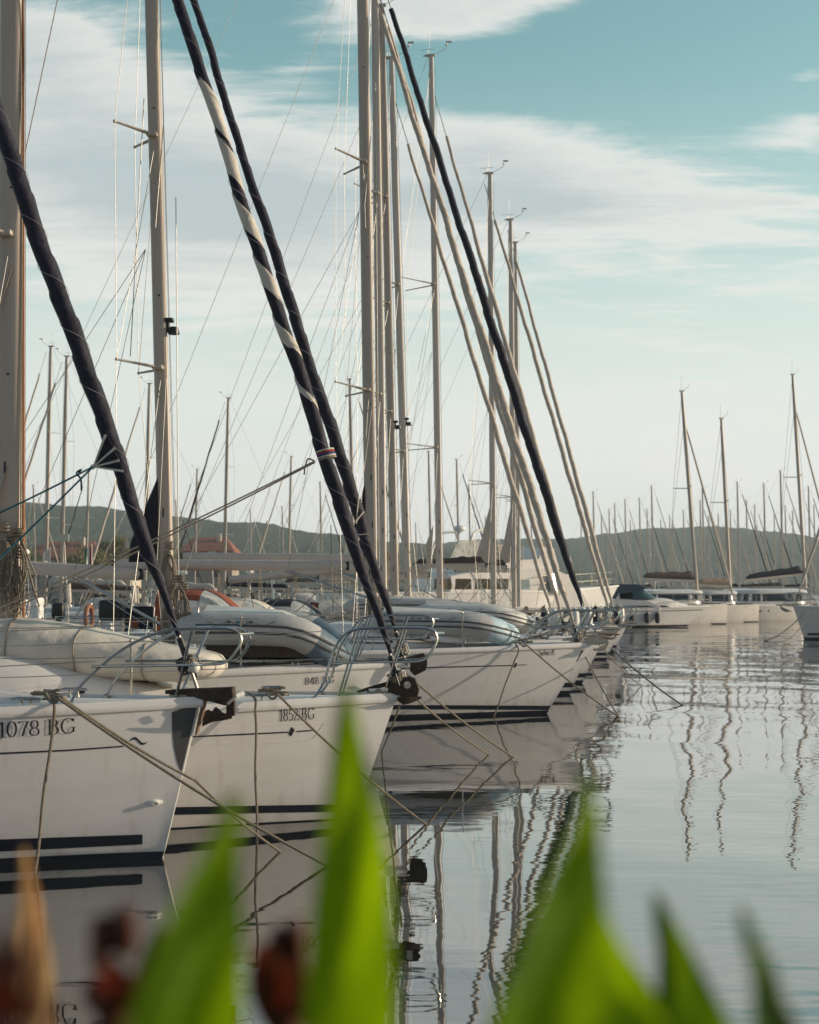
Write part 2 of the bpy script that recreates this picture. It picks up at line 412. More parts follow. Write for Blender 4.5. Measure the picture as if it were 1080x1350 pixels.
        nl.box((front - .02, 0, z + H * .92 - .045), (.09, .10, .07), bev=.015); nl.lathe((front + .03, 0, z + H * .92 - .05), [(0, -.03), (.035, -.03), (.035, .03), (0, .03)], 12, mi=1)
        nl.build('navigation_lamp', ['black', 'green_lamp'], pu)
    def stanchions(s, xs, H=.6, wires=(.6, .33), start=-.75, m='steel'):
        for sd in (-1, 1):
            for x in xs:
                e = s.edge(x, sd); mb = MB()
                mb.tube([e, e + Vector((0, sd * .01, H))], .012, 7); mb.lathe((e.x, e.y, e.z - .01), [(.032, 0), (.028, .03), (.014, .05)], 8)
                mb.ball(e + Vector((0, sd * .01, H)), .016, 5)
                mb.build('stanchion', m, s.root)
            w = MB()
            for hz in wires:
                pts = [s.edge(start, sd) + Vector((0, 0, hz))]
                for x in xs:
                    q = s.edge(x, sd) + Vector((0, sd * .01, hz - .01)); pr = pts[-1]
                    pts.append((pr + q) / 2 - Vector((0, 0, .012))); pts.append(q)
                w.tube(pts, .0045, 5)
            w.build('lifeline', 'wire', s.root)
    def anchor(s, m='rust', x0=-.34, x1=.26, dz=.06, size=1.0):
        z = s.fb + dz
        mb = MB()                                   # roller channel
        for sd in (-1, 1):
            mb.prism([(x0 * .5, sd * .055, z - .045), (x1 * .85, sd * .055, z - .06), (x1, sd * .055, z - .02), (x1 * .9, sd * .055, z + .01), (x0 * .5, sd * .055, z - .02)], (0, -sd * .012, 0))
        mb.lathe((x1 * .88, 0, z - .02), [(.0, -.05), (.03, -.05), (.02, 0), (.03, .05), (0, .05)], 12, 'Y')
        mb.box(((x0 * .5 + x1 * .85) / 2, 0, z - .066), (x1 * .85 - x0 * .5, .105, .014))
        br = mb.build('bow_roller', 'galv' if m != 'rust' else m, s.root)
        an = MB(); k = size
        sh = [(x0, z + .035), (x0 + .1, z + .055), (x1 * .9, z + .05), (x1 + .10 * k, z + .03), (x1 + .16 * k, z - .03), (x1 + .14 * k, z - .09), (x1 + .02, z - .03), (x1 * .5, z + .0), (x0, z - .005)]
        an.prism([(a, -.017, b) for a, b in sh], (0, .034, 0))
        for sd in (-1, 1):                          # plough flukes swept back below the roller
            an.prism([(x1 + .16 * k, sd * .01, z - .04), (x1 + .12 * k, sd * .11 * k, z - .11 * k), (x1 - .12 * k, sd * .17 * k, z - .20 * k), (x1 - .20 * k, sd * .10 * k, z - .235 * k), (x1 - .02 * k, sd * .03 * k, z - .19 * k), (x1 + .11 * k, sd * .01, z - .12 * k)], (-.012, 0, -.022))
        an.tube(catm([(x1 + .13 * k, 0, z - .10 * k), (x1 + .06 * k, 0, z - .19 * k), (x1 - .08 * k, 0, z - .235 * k), (x1 - .24 * k, 0, z - .215 * k)], 5), [.03] * 6 + [.026] * 5 + [.018] * 4 + [.006], 7)
        an.build('anchor', m, s.root, 30)
    def foredeck_gear(s):
        mb = MB(); z = s.fb
        e = s.edge(-1.12, -1, .2, .05); q = random.Random(int(s.L * 100))
        mb.tube([e + Vector(((.05 + .035 * math.sin(k * .37)) * math.cos(k * .8) + .10 * math.sin(k * .11), (.04 + .02 * math.sin(k * .5)) * math.sin(k * .8), .012 + .0011 * k + q.uniform(-.006, .006))) for k in range(70)], .011, 6)
        mb.build('rope_coil', 'rope_pale', s.root)
        for sd in (-1, 1):
            c = MB(); e = s.edge(-1.25, sd, .12, .03)
            c.tube([e + Vector((-.12, 0, .045)), e + Vector((-.07, 0, .05)), e + Vector((.07, 0, .05)), e + Vector((.12, 0, .045))], [.008, .014, .014, .008], 8)
            for q in (-.035, .035): c.lathe(e + Vector((q, 0, -.02)), [(.02, 0), (.012, .03), (.014, .06)], 8)
            c.build('cleat', 'steel', s.root)
    def cabin(s, x0=-2.2, x1=-6.9, H=.42, W=.62, win=True, m='gelcoat', wm='glass_dark', hatch=True):
        rings = []; N = 22; n = 18
        def sec(f):
            x = lerp(x0, x1, f); t = -x / s.L
            hh = H * (sm(f / .45) * .92 + .08) * (1 if f < .97 else .97); ww = s.bd(t) * W * (.62 + .38 * sm(f / .4))
            return x, hh, ww, s.zd(t) + .0
        for i in range(N + 1):
            f = i / N; x, hh, ww, z = sec(f); ring = []
            for k in range(n + 1):
                a = math.pi * k / n; c, q = math.cos(a), math.sin(a)
                ring.append((x, ww * math.copysign(abs(c) ** .38, c), z - .02 + (hh + .02) * q ** .42 + .03 * q))
            rings.append(ring)
        mb = MB(); mb.loft(rings, False, True, True); cb = mb.build('coachroof', m, s.root, 45)
        s.cab = cb; s.cabz = lambda xx: (lambda q: q[3] + q[1] + .03)(sec(max(0, min(1, (xx - x0) / (x1 - x0)))))
        if win:
            for (fa, fb_) in ((.24, .52), (.58, .86)):
                for sd in (-1, 1):
                    w = MB(); A, Bq = [], []
                    for i in range(13):
                        f = lerp(fa, fb_, i / 12); x, hh, ww, z = sec(f)
                        rr = math.sin(math.pi * min(max(i / 12, .0), 1)) ** .25 if 0 < i < 12 else .25
                        zc = hh * .52; dz = hh * .22 * rr
                        def pt(zz):
                            q = max(1e-3, min(1, (zz + .02) / (hh + .02))) ; sn = q ** (1 / .42); cc = math.sqrt(max(0, 1 - sn * sn))
                            return Vector((x, sd * (ww * cc ** .38 + .004), z + zz))
                        A.append(pt(zc + dz)); Bq.append(pt(zc - dz))
                    w.sheet([A, Bq]); w.build('window', wm, cb)
        if hatch:
            h = MB(); xx = lerp(x0, x1, .3); h.box((xx, 0, s.cabz(xx) + .012), (.5, .5, .05), bev=.02, ry=R(-4)); h.build('hatch', 'glass_dark', cb)
            hr = MB()
            for sd in (-1, 1):
                pts = []
                for i in range(9):
                    f = lerp(.35, .9, i / 8); x, hh, ww, z = sec(f); pts.append((x, sd * ww * .62, z + hh + (.075 if i % 2 else .03)))
                hr.tube(pts, .012, 6)
            hr.build('handrail', 'teak' if rnd.random() < .5 else 'steel', cb)
    def cockpit(s, x0=-7.0, dodger=None, wheel=True, bimini=None, clear='clear_vinyl', big=1.0):
        z = s.zd(.8); b = s.bd(.75); L = s.L
        mb = MB()
        for sd in (-1, 1):
            g = []
            for i in range(9):
                f = i / 8; x = lerp(x0, -L + .25, f); hh = .32 * (1 - .35 * f)
                g.append([(x, sd * (b * .74), z), (x, sd * (b * .70), z + hh * .8), (x, sd * (b * .62), z + hh), (x, sd * (b * .52), z + hh * .95), (x, sd * (b * .46), z)])
            mb.loft(g, False, True, True)
        mb.box((-L + .18, 0, z + .12), (.3, b * 1.3, .24), bev=.05)
        mb.build('coaming', 'gelcoat', s.root)
        xs = [-L + 1.5, -L + .8, -L + .08]
        for sd in (-1, 1):
            pp = MB()
            for hz in (.6, .32):
                pp.tube(catm([s.edge(-L + 1.5, sd) + Vector((0, 0, hz)), s.edge(-L + .5, sd) + Vector((0, 0, hz)), Vector((-L + .06, sd * (b * .80), z + hz)), Vector((-L + .02, sd * b * .3, z + hz))], 5), .0125, 7)
            for x in xs: e = s.edge(x, sd); pp.tube([e, e + Vector((0, 0, .6))], .0125, 7)
            e = Vector((-L + .02, sd * b * .3, z)); pp.tube([e, e + Vector((0, 0, .6))], .0125, 7)
            pp.build('pushpit', 'steel', s.root)
        if wheel:
            w = MB(); xw = -L + 1.7; zc = z + .72
            w.tube([(xw, .45 * math.cos(2 * math.pi * k / 28), zc + .45 * math.sin(2 * math.pi * k / 28)) for k in range(28)], .014, 7, closed=True)
            for k in range(6): a = 2 * math.pi * k / 6; w.tube([(xw, 0, zc), (xw, .45 * math.cos(a), zc + .45 * math.sin(a))], .008, 6)
            w.build('steering_wheel', 'steel', s.root)
            q = MB(); q.box((xw + .18, 0, z + .4), (.22, .26, .8), bev=.05); q.box((xw + .2, 0, z + .86), (.14, .42, .16), bev=.04); q.build('binnacle', 'white_plastic', s.root)
        if dodger:
            s.hood(x0 + .75, x0 - .75, b * .62, s.zd(.6) + .36, .62 * big, dodger, clear)
        if bimini:
            g = []
            for i in range(9):
                f = i / 8; x = lerp(x0 - 1.2, -L + .7, f); g.append([(x, v * b * .72, z + 1.95 + .14 * (1 - v * v) - .10 * (2 * f - 1) ** 2) for v in (-1, -.8, -.5, -.2, 0, .2, .5, .8, 1)])
            m_ = MB(); m_.sheet(g); m_.sheet([[Vector(p) - Vector((0, 0, .02)) for p in r] for r in g]); bm_ = m_.build('bimini', bimini, s.root)
            fr = MB()
            for f in (.02, .5, .98):
                x = lerp(x0 - 1.2, -L + .7, f)
                fr.tube(catm([(lerp(x, x0 - 2.2, .6), -b * .74, z + .3), (x, -b * .73, z + 1.8), (x, -b * .6, z + 1.97), (x, 0, z + 2.05), (x, b * .6, z + 1.97), (x, b * .73, z + 1.8), (lerp(x, x0 - 2.2, .6), b * .74, z + .3)], 5), .0125, 6)
            fr.build('frame', 'steel', bm_)
    def hood(s, xf, xa, w, z, H, m, clear='clear_vinyl', mb_name='sprayhood'):
        """folding spray hood: arches from a low front edge to a tall rear bow"""
        rings = []; N = 10; n = 16
        for i in range(N + 1):
            f = i / N; x = lerp(xf, xa, f); hh = H * (math.sin(min(f / .62, 1) * math.pi / 2) ** .8 * .97 + .03) * (1 - .03 * max(0, f - .62)); ww = w * (.86 + .14 * f)
            rings.append([(x + (.0 if 1 else 0), ww * math.copysign(abs(math.cos(math.pi * k / n)) ** .55, math.cos(math.pi * k / n)), z + hh * math.sin(math.pi * k / n) ** .55) for k in range(n + 1)])
        mb = MB()
        def mif(i, j):
            front = i < 5 and 1 <= j <= 14 and j not in (7, 8)
            side = 5 <= i <= 8 and (j in (1, 2) or j in (13, 14))
            return 1 if front or side else 0
        mb.loft(rings, False, False, False, mif=mif)
        d = mb.build(mb_name, [m, clear], s.root, 60)
        fr = MB()
        for i in (5, 10): fr.tube([Vector(p) * 1.0 + Vector((0, 0, -.015)) for p in rings[i]], .012, 6)
        fr.build('hoop', 'steel', d)
        return d
    def mast(s, base, top, fa=.20, at=.12, m='mast_paint', spr=(), taper=.72, stays=True, backstay=True, masthead=True, fwd=True):
        a = s.loc(base[0], base[1]); b = s.loc(top[0], top[1])
        s.ma, s.mb_ = a, b; ax = (b - a).normalized(); s.max = ax
        side = Vector((0, 1, 0)); fwdv = side.cross(ax).normalized()
        rings = []; N = 26; H = (b - a).length
        for i in range(N + 1):
            f = i / N; k = 1 if f < .78 else lerp(1, taper, (f - .78) / .22); c = a.lerp(b, f); ring = []
            for q in range(20):
                an = 2 * math.pi * q / 20; cc, ss = math.cos(an), math.sin(an)
                ring.append(c + fwdv * (fa / 2 * k * math.copysign(abs(cc) ** .62, cc)) + side * (at / 2 * k * math.copysign(abs(ss) ** .62, ss)))
            rings.append(ring)
        mb = MB(); mb.loft(rings)
        # luff track, cut-outs and a base collar
        tp = [a.lerp(b, .07) - fwdv * (fa / 2 + .006), a.lerp(b, .97) - fwdv * (fa / 2 * taper + .006)]
        mb.tube(tp, .011, 6)
        mm = mb.build('mast', m, s.root, 50)
        for f in (.045, .10, .155, .24, .41, .63):
            c = a.lerp(b, f) - side * (at / 2 + .0005) + fwdv * fa * rnd.uniform(-.18, .18)
            sl = MB(); sl.box(c, (.03 if f > .2 else .018, .006, .018 if f > .2 else .11)); sl.build('halyard_slot', 'black', mm)
        tips = []
        for (py, ln, sw) in spr:
            f = (base[1] - py) / (base[1] - top[1]); c = a.lerp(b, f); row = []
            for sd in (-1, 1):
                e = c + Vector((-sw, sd * ln, .03)); st = c + side * sd * at * .45
                sp = MB(); rr = []
                for i, (u, r1, r2) in enumerate(((0, .055, .02), (.1, .045, .018), (.95, .026, .013), (1, .02, .012))):
                    q = st.lerp(e, u); rr.append([q + Vector((r1 * math.cos(2 * math.pi * k / 10), 0, r2 * math.sin(2 * math.pi * k / 10))) for k in range(10)])
                sp.loft(rr); sp.box(st.lerp(e, .06), (.13, .12, .05), bev=.01); sp.ball(e, .022, 5)
                sp.build('spreader', 'galv', mm); row.append(e)
            tips.append(row)
        if stays:
            w = MB(); r = .0042 if s.o.y < 26 else .0062
            for sd in (-1, 1):
                ch = s.edge(a.x - .35, sd, .10); up = b - Vector((0, 0, .25))
                row = [t[0 if sd < 0 else 1] for t in tips]
                w.tube([ch] + row + [up], r, 5)
                prev = a
                for i, t in enumerate(row):
                    nxt = a.lerp(b, (base[1] - spr[i][0]) / (base[1] - top[1])) - ax * .12
                    w.tube([ch + Vector((.12, 0, 0)) if i == 0 else row[i - 1], nxt + side * sd * at * .4], r, 5)
            if backstay:
                st = Vector((-s.L + .05, 0, s.zd(1) + .1)); hb = st.lerp(b, .25)
                w.tube([hb, b - fwdv * .08], r, 5)
                for sd in (-1, 1): w.tube([Vector((-s.L + .1, sd * s.bd(1) * .7, s.zd(1) + .05)), hb], r, 5)
            w.build('shrouds', 'wire', s.root)
            hl = MB()
            for off in (-.10, .06): hl.tube([a + Vector((fa / 2 + .03, off * .5, .2)), a.lerp(b, .98) + fwdv * (fa / 2 + .02)], r * .8, 5)
            hl.build('halyard', 'rope_pale', mm)
        if masthead:
            h = MB(); h.box(b + Vector((-.02, 0, .02)), (fa * 1.5, .09, .06), bev=.01); h.box(b + Vector((-fa * .9, 0, .01)), (.12, .03, .03))
            h.tube([b + Vector((.1, .03, .05)), b + Vector((.42, .03, .22)), b + Vector((.44, .03, .30))], .008, 5); h.lathe(b + Vector((.44, .03, .29)), [(0, 0), (.035, .01), (.035, .04), (0, .05)], 8); h.box(b + Vector((.5, .03, .40)), (.16, .012, .05))
            h.tube([b + Vector((.44, .03, .3)), b + Vector((.47, .03, .42))], .006, 5)
            h.tube([b + Vector((-.05, -.03, .03)), b + Vector((-.05, -.03, .75))], .005, 5)
            h.tube([b + Vector((-.1, 0, .05)), b + Vector((-.1, 0, .18))], .008, 5); h.tube([b + Vector((-.3, 0, .18)), b + Vector((.12, 0, .2))], .006, 5)
            h.build('masthead_gear', 'galv', mm)
        s.mm = mm
        return mm
    def boom(s, g, e, r=.085, m='mast_light', cover=None, ch=.24, kick=True):
        a = s.loc(g[0], g[1]); b = s.loc(e[0], e[1]); v = (b - a).normalized(); sd = Vector((0, 1, 0)); up = sd.cross(v).normalized()
        if up.z < 0: up = -up
        mb = MB(); rr = []
        for f in (0, .01, .03, .5, .97, 1):
            k = .75 if f in (0, 1) else 1
            rr.append([a.lerp(b, f) + sd * .72 * r * k * math.cos(2 * math.pi * q / 14) + up * r * k * math.sin(2 * math.pi * q / 14) for q in range(14)])
        mb.loft(rr); bo = mb.build('boom', m, s.root)
        c = MB(); c.box(a + v * .01, (.07, r * 1.2, r * 1.6), bev=.02); c.build('end_cap', 'black', bo); c = MB(); c.box(b, (.05, r * 1.3, r * 1.7), bev=.02); c.build('end_cap', 'black', bo)
        if kick:
            k = MB(); k.tube([s.ma + Vector((-.1, 0, .25)), a.lerp(b, .25) - up * r], .022, 7); k.tube([s.ma + Vector((-.1, .04, .12)), a.lerp(b, .27) - up * r], .008, 5); k.build('vang', 'steel', s.root)
            sh = MB(); q = a.lerp(b, .55)
            for dx in (-.05, .03, .1): sh.tube([q - up * r, Vector((q.x + dx, dx, s.cabz(q.x) if hasattr(s, 'cabz') else s.fb + .3))], .006, 5)
            sh.build('mainsheet', 'rope_pale', s.root)
        if cover:
            rr = []; N = 18
            for i in range(N + 1):
                f = i / N; c = a.lerp(b, lerp(.01, .97, f)) + up * r * .7
                hh = ch * (1 - .45 * f) * (1 + .10 * math.sin(f * 23) + .06 * math.sin(f * 41 + 1)) * (.25 if i in (0, N) else 1); ww = .12 * (1 - .2 * f) * (.5 if i in (0, N) else 1)
                rr.append([c + sd * ww * math.cos(2 * math.pi * k / 12) * (1 + .25 * (math.sin(2 * math.pi * k / 12) < 0)) + up * (hh / 2 + hh / 2 * math.sin(2 * math.pi * k / 12)) for k in range(12)])
            cv = MB(); cv.loft(rr); cv.build('sail_cover', cover, bo, 60)
        s.ba, s.bb = a, b
        return bo
    def main_stack(s, pts, m, th=.16):
        """front of the flaked mainsail and its cover, rising up the mast: pts are picture points"""
        q = [s.loc(x, y) for x, y in pts]; c = sum(q, Vector()) / len(q)
        mb = MB(); rr = []
        for yy, k in ((-th / 2, .80), (-th / 4, .97), (th / 4, .97), (th / 2, .80)):
            rr.append([c + (p - c) * k + Vector((0, yy, 0)) for p in q])
        mb.loft(rr); return mb.build('mainsail_cover', m, s.root, 30)
    def genoa(s, tack, line, y_end, prof, m='navy', thread=True, wrap=None, pitch=.55, drum=True, edge_m=None):
        """rolled headsail on its forestay; line = two picture points, y_end the picture row of its head"""
        (x0, y0), (x1, y1) = line; k = (x1 - x0) / (y1 - y0); xe = x0 + (y_end - y0) * k
        a = s.loc(*tack); b = s.loc(xe, y_end); L = (b - a).length; ax = (b - a).normalized()
        K = 28 if wrap else 14; n = 18; dz = pitch / K; N = int(L / dz)
        while N > 560: dz *= 1.5; N = int(L / dz); pitch = dz * K
        def rad(f):
            for i in range(len(prof) - 1):
                if f <= prof[i + 1][0]: return lerp(prof[i][1], prof[i + 1][1], sm((f - prof[i][0]) / (prof[i + 1][0] - prof[i][0])))
            return prof[-1][1]
        side = Vector((0, 1, 0)); fw = side.cross(ax).normalized(); rows = []
        sgl = rnd.random() * 6
        for i in range(0, N + K + 1):          # rows run round the sail on a slant, so every lap of cloth has a clean spiral edge
            w = (i % K) / K; row = []
            for q in range(n + 1):
                f = max(0, min(1, (i - q * K / n) / N)); r = rad(f); an = 2 * math.pi * q / n
                c = a.lerp(b, f) - Vector((0, 0, .012 * L / 12 * 4 * f * (1 - f))) + fw * (.010 * math.sin(f * L * 2.3 + sgl) + .006 * math.sin(f * L * 5.1))
                rr = r * ((.88 + .20 * w if thread else .92 + .13 * w) + (.05 if thread else .022) * math.sin(f * L * 7 + an * 2 + sgl) * math.sin(f * L * 2.1 + an + 1) + .02 * math.sin(f * L * 17 - an * 3))
                row.append(c + fw * rr * math.cos(an) + side * rr * math.sin(an))
            rows.append(row)
        mats = [m, edge_m or m]
        def mif(i, q):
            if not wrap: return 0
            return 1 if wrap(max(0, (i - q * K / n) / N), (i % K) / K) else 0
        mb = MB(); mb.loft(rows, False, False, False, mif=mif)
        g = mb.build('furled_genoa', mats, s.root, 60)
        if thread:
            t = MB(); pts = []; nq = int(L / .5 * 14)
            for q in range(nq + 1):
                f = q / nq; an = -2 * math.pi * q / 14; rr = rad(f) * 1.06 + .0015
                pts.append(a.lerp(b, f) - Vector((0, 0, .012 * L / 12 * 4 * f * (1 - f))) + fw * (.010 * math.sin(f * L * 2.3 + sgl) + .006 * math.sin(f * L * 5.1)) + fw * rr * math.cos(an) + side * rr * math.sin(an))
            t.tube(pts, .0022, 4); t.build('stitching', 'thread', g)
        st = MB(); st.tube([b, b + ax * 1.2], .012, 6); st.build('forestay', 'wire', s.root); st = MB(); st.tube([a - ax * .45, a], .014, 6); st.build('tack_link', 'wire', s.root)
        if drum:
            d = MB(); Mx = Matrix.Translation(a - ax * .22) @ ax.to_track_quat('Z', 'Y').to_matrix().to_4x4()
            def lz(prof_):
                rr = [[Mx @ Vector((r * math.cos(2 * math.pi * q / 16), r * math.sin(2 * math.pi * q / 16), z)) for q in range(16)] for r, z in prof_]; return rr
            d.loft(lz([(.03, -.1), (.095, -.1), (.095, -.085), (.045, -.08), (.045, .02), (.095, .025), (.095, .04), (.03, .05), (.028, .2)]), mi=0)
            d.loft(lz([(.047, -.07), (.07, -.05), (.07, 0), (.047, .015)]), mi=1)
            for q in range(6):
                an = 2 * math.pi * q / 6; d.tube([Mx @ Vector((.092 * math.cos(an), .092 * math.sin(an), -.09)), Mx @ Vector((.092 * math.cos(an), .092 * math.sin(an), .03))], .006, 5)
            d.build('furling_drum', ['black', 'rope_pale'], s.root)
        s.ga, s.gb = a, b
        return g
    def lamp(s, py, base, top, m='black'):
        f = (base[1] - py) / (base[1] - top[1]); c = s.ma.lerp(s.mb_, f); h = MB()
        h.box(c + Vector((.11, 0, .07)), (.11, .1, .05), bev=.01); h.box(c + Vector((.09, 0, 0)), (.05, .06, .16), bev=.01)
        h.lathe(c + Vector((.17, 0, -.07)), [(0, .06), (.05, .055), (.075, -.02), (.07, -.035), (0, -.035)], 12)
        h.build('deck_lamp', m, s.mm)

def rope_obj(name, pts, r, m, label, cat='mooring line', group=None, n=7):
    mb = MB(); mb.tube(pts, r, n); o = mb.build(name, m); tag(o, label, cat, group); return o

# ------------------------------------------------------------------ inflatable dinghy (upside down on a foredeck)
def dinghy(bt, aft, bow, drop, width, r, label, m='hypalon', tipm='blue_tip', marks=True, y0=0.0, name='inflatable_dinghy', strake='hypalon_dark', endcone=True):
    a = bt.world(bt.loc(aft[0], aft[1], y0 - width / 2)); b = bt.world(bt.loc(bow[0], bow[1], y0 - width / 4))
    v = Vector((b.x - a.x, b.y - a.y, 0)); L = v.length; rz = -bt.yaw
    root = empty(name, (a.x, a.y, 0), rz, label, 'dinghy')
    z = a.z; hw = width / 2; loc = lambda x, y, zz: Vector((x, y, zz)) + Vector((0, hw, z))
    pts = []
    for i in range(9): pts.append((lerp(-.0, L * .66, i / 8), -hw, -.06 * drop * (i / 8) ** 3))
    for i in range(1, 13):
        t = i / 12 * math.pi; pts.append((L * .66 + L * .34 * math.sin(t), -hw * math.copysign(abs(math.cos(t)) ** .8, math.cos(t)), -drop * math.sin(t) ** 1.6 - .06 * drop))
    for i in range(1, 9): pts.append((lerp(L * .66, 0, i / 8), hw, -.06 * drop * (1 - i / 8) ** 3))
    pts = [loc(*p) for p in pts]
    e0 = [loc(-.32, -hw, 0), loc(-.2, -hw, 0)]; e1 = [loc(-.2, hw, 0), loc(-.32, hw, 0)]
    path = e0 + pts + e1; rr = [.05, r * .7] + [r] * len(pts) + [r * .7, .05]
    tb = MB(); n1 = len(path)
    tb.tube(path, rr, 18, mif=lambda i, j: 1 if abs(i - (n1 - 1) / 2) < 4.6 else 0)
    t_ = tb.build('tube', [m, tipm], root, 60)
    sk = MB()
    for dz in (-.04, .045):
        sk.tube([p + Vector(((0, -r * .97, 0) if k < 9 else (0, r * .97, 0) if k >= len(pts) - 9 else (r * .97 * math.sin((k - 8) / 12 * math.pi), -r * .97 * math.cos((k - 8) / 12 * math.pi), 0))) + Vector((0, 0, dz)) for k, p in enumerate(pts)], .017, 6)
    sk.build('rubbing_strake', strake, t_)
    fl = MB(); g = []
    for i in range(10):
        f = i / 9; x = lerp(-.02, L * .86, f); w = hw * .86 * (1 if f < .7 else math.sqrt(max(0, 1 - ((f - .7) / .33) ** 2)))
        g.append([loc(x, yv * w, r * .62 + .16 * (1 - abs(yv)) * (1 - f * .6) - drop * .9 * max(0, (f - .66) / .34) ** 1.6) for yv in (-1, -.7, -.35, 0, .35, .7, 1)])
    fl.sheet(g); fl.build('floor', 'hypalon_light' if m == 'hypalon' else 'hypalon', root, 25)
    tr = MB(); tr.box(loc(.02, 0, -.05), (.04, width - r, r * 1.7), bev=.01); tr.build('transom', 'teak', root)
    if marks:
        mk = MB()
        for k in range(3):
            x0 = L * .22 + k * .13; q = []
            for (dx, th) in ((0, 28), (.07, 28), (.0, -18), (-.07, -18)):
                q.append(loc(x0 + dx, -hw - (r + .004) * math.cos(R(th)), (r + .004) * math.sin(R(th))))
            mk.add(q, [[0, 1, 2, 3]])
        mk.build('emblem', 'teal_mark', t_)
    ln = MB()
    gp = [pts[k] + Vector((0, -r * .9 if k < 9 else 0, r * .55)) for k in range(1, 15, 2)]
    pp = []
    for i in range(len(gp) - 1): pp += sag(gp[i], gp[i + 1], .05, 6)[:-1]
    pp.append(gp[-1]); ln.tube(pp, .007, 5); ln.build('grab_line', 'rope_pale', t_)
    return root

# ================================================================== the row of yachts, nearest first
def yacht_common(b, x_st, cab=True):
    b.foredeck_gear(); b.stanchions(x_st)

# ---- A: 1078 BG
A = Boat('sailing_yacht', 'nearest white sailing yacht lettered 1078 BG with dark guard on its stem', 'yacht', (264.5, 923), 11.5, 6, 10.8, 3.6, .31, group='yachts moored side by side in the row')
A.hull(); A.pulpit(base=-.93, up=-.2, front=.37, H=.585, Hm=.30, leg=(-.19, .0)); yacht_common(A, [-2.6, -4.4, -6.2, -8.0]); 
def plate(b, pts, y, th, mbx, mi=0, bev=.86):
    q = [b.loc(x, yy, y) for x, yy in pts]; c = sum(q, Vector()) / len(q); rr = []
    for f, k in ((0, bev), (.18, 1), (.82, 1), (1, bev)): rr.append([c + (p - c) * k + Vector((0, th * f, 0)) for p in q])
    mbx.loft(rr, mi=mi)
an = MB(); plate(A, [(217, 910.3), (241, 908.3), (275, 907), (308, 905.5), (309.2, 921), (296, 930.5), (271, 923.8), (250, 918.6), (236, 915), (217, 915)], -.04, .08, an, bev=.95)
plate(A, [(298, 927), (309, 918), (309.3, 944), (298, 944)], -.025, .05, an, 0, .95)
an.tube([A.loc(300, 928, -.07), A.loc(312, 917.5, -.07)], .012, 7, mi=1); an.tube([A.loc(300, 928, .07), A.loc(312, 917.5, .07)], .012, 7, mi=1)
an.build('anchor', ['rust', 'galv'], A.root, 30)
for sd in (-1, 1):
    fl = MB(); gr = []
    for (xa, ya, xb, yb) in ((306, 942, 306, 946), (298, 942.5, 297, 948), (291, 941, 289, 949.5), (285, 936.5, 282, 950), (280, 933.5, 276, 952.5), (276.5, 935, 267, 956.5)):
        p, q = A.loc(xa, ya, 0), A.loc(xb, yb, 0); w = .13 * (306 - xa) / 30 + .02; gr.append([p + Vector((0, sd * w, 0)), p.lerp(q, .5) + Vector((0, sd * w * .75, 0)), q + Vector((0, sd * .012, 0)), q + Vector((0, sd * .002, -.008)), p + Vector((0, sd * (w - .02), -.016))])
    fl.loft(gr); fl.build('anchor_fluke', 'rust', A.root, 40)
sf = MB(); plate(A, [(266, 923), (271.5, 923), (259, 969), (256.5, 970)], -.035, .07, sf, 0, .95); sf.build('stem_fitting', 'teak', A.root)
bl = MB(); plate(A, [(233, 873), (246, 873), (247, 882), (242, 887), (234, 884)], -.16, .05, bl); bl.tube([A.loc(257, 883, -.12), A.loc(260, 893, -.12)], .012, 7); bl.build('furling_line_block', 'black', A.root)
bl = MB(); bl.ball(A.loc(256, 880, -.13), .047, 8); bl.build('float_ball', 'white_plastic', A.root)
rb = MB(); plate(A, [(222, 915.5), (248, 916), (246, 921), (224, 921)], -.05, .1, rb); rb.build('bow_roller', 'steel', A.root)

A.cabin(-1.25, -7.1, .46, .60); A.cockpit(-7.2, 'navy')
A.band('antifouling', 0, 1, -.25, .058, 'navy_band')
A.pband('waterline_stripe', [(-60, 1108.5, 1125.5), (0, 1106.5, 1122.5), (100, 1103, 1117.5), (188, 1100, 1113)], 'navy_band')
A.pband('accent_stripe', [(-60, 997, 999.5), (0, 992, 994.3), (90, 988, 990), (163, 982.8, 984.6)], 'navy_band')
mb = MB(); mb.sheet([[A.onpix(x, y) for x, y in r] for r in ([(226.5, 939), (227, 960), (229.5, 985), (234, 1005), (241, 1018)], [(238, 934.5), (239, 957), (240, 983), (241.5, 1004), (242.5, 1019)], [(252, 931.5), (250, 955), (247.5, 980), (245, 1002), (243.5, 1019)], [(260, 930), (256, 955), (251.3, 980), (247, 1002), (244.3, 1019)])]); mb.build('stem_guard', 'guard', A.h)
A.text('1078 BG', (-3, 972.5), (101, 966), 20, 'black')
sw = MB(); L_, U_ = [], []
for i in range(15):
    f = i / 14; x = lerp(171, 194, f); y = 977 - 4.0 * math.sin(f * 2 * math.pi * .98 - .15) * (1.0 - .1 * f); w = 1.9 * math.sin(math.pi * min(max(f, .04), .96)) ** .7
    U_.append(A.onpix(x, y - w)); L_.append(A.onpix(x, y + w))
sw.sheet([L_, U_]); sw.build('swoosh_emblem', 'black', A.h)
th = MB(); c = A.onpix(204.5, 1058, 0); nrm = (A.onpix(204.5, 1058, .05) - c).normalized()
Mx = Matrix.Translation(c) @ nrm.to_track_quat('Z', 'Y').to_matrix().to_4x4()
th.loft([[Mx @ Vector((sx * math.cos(k * math.pi / 8), sy * math.sin(k * math.pi / 8), z)) for k in range(16)] for sx, sy, z in ((.065, .026, -.002), (.062, .024, .006), (.035, .02, .012), (.03, .018, .035), (.02, .012, .036), (.018, .010, .01))]); th.build('hull_outlet', 'white_plastic', A.h)
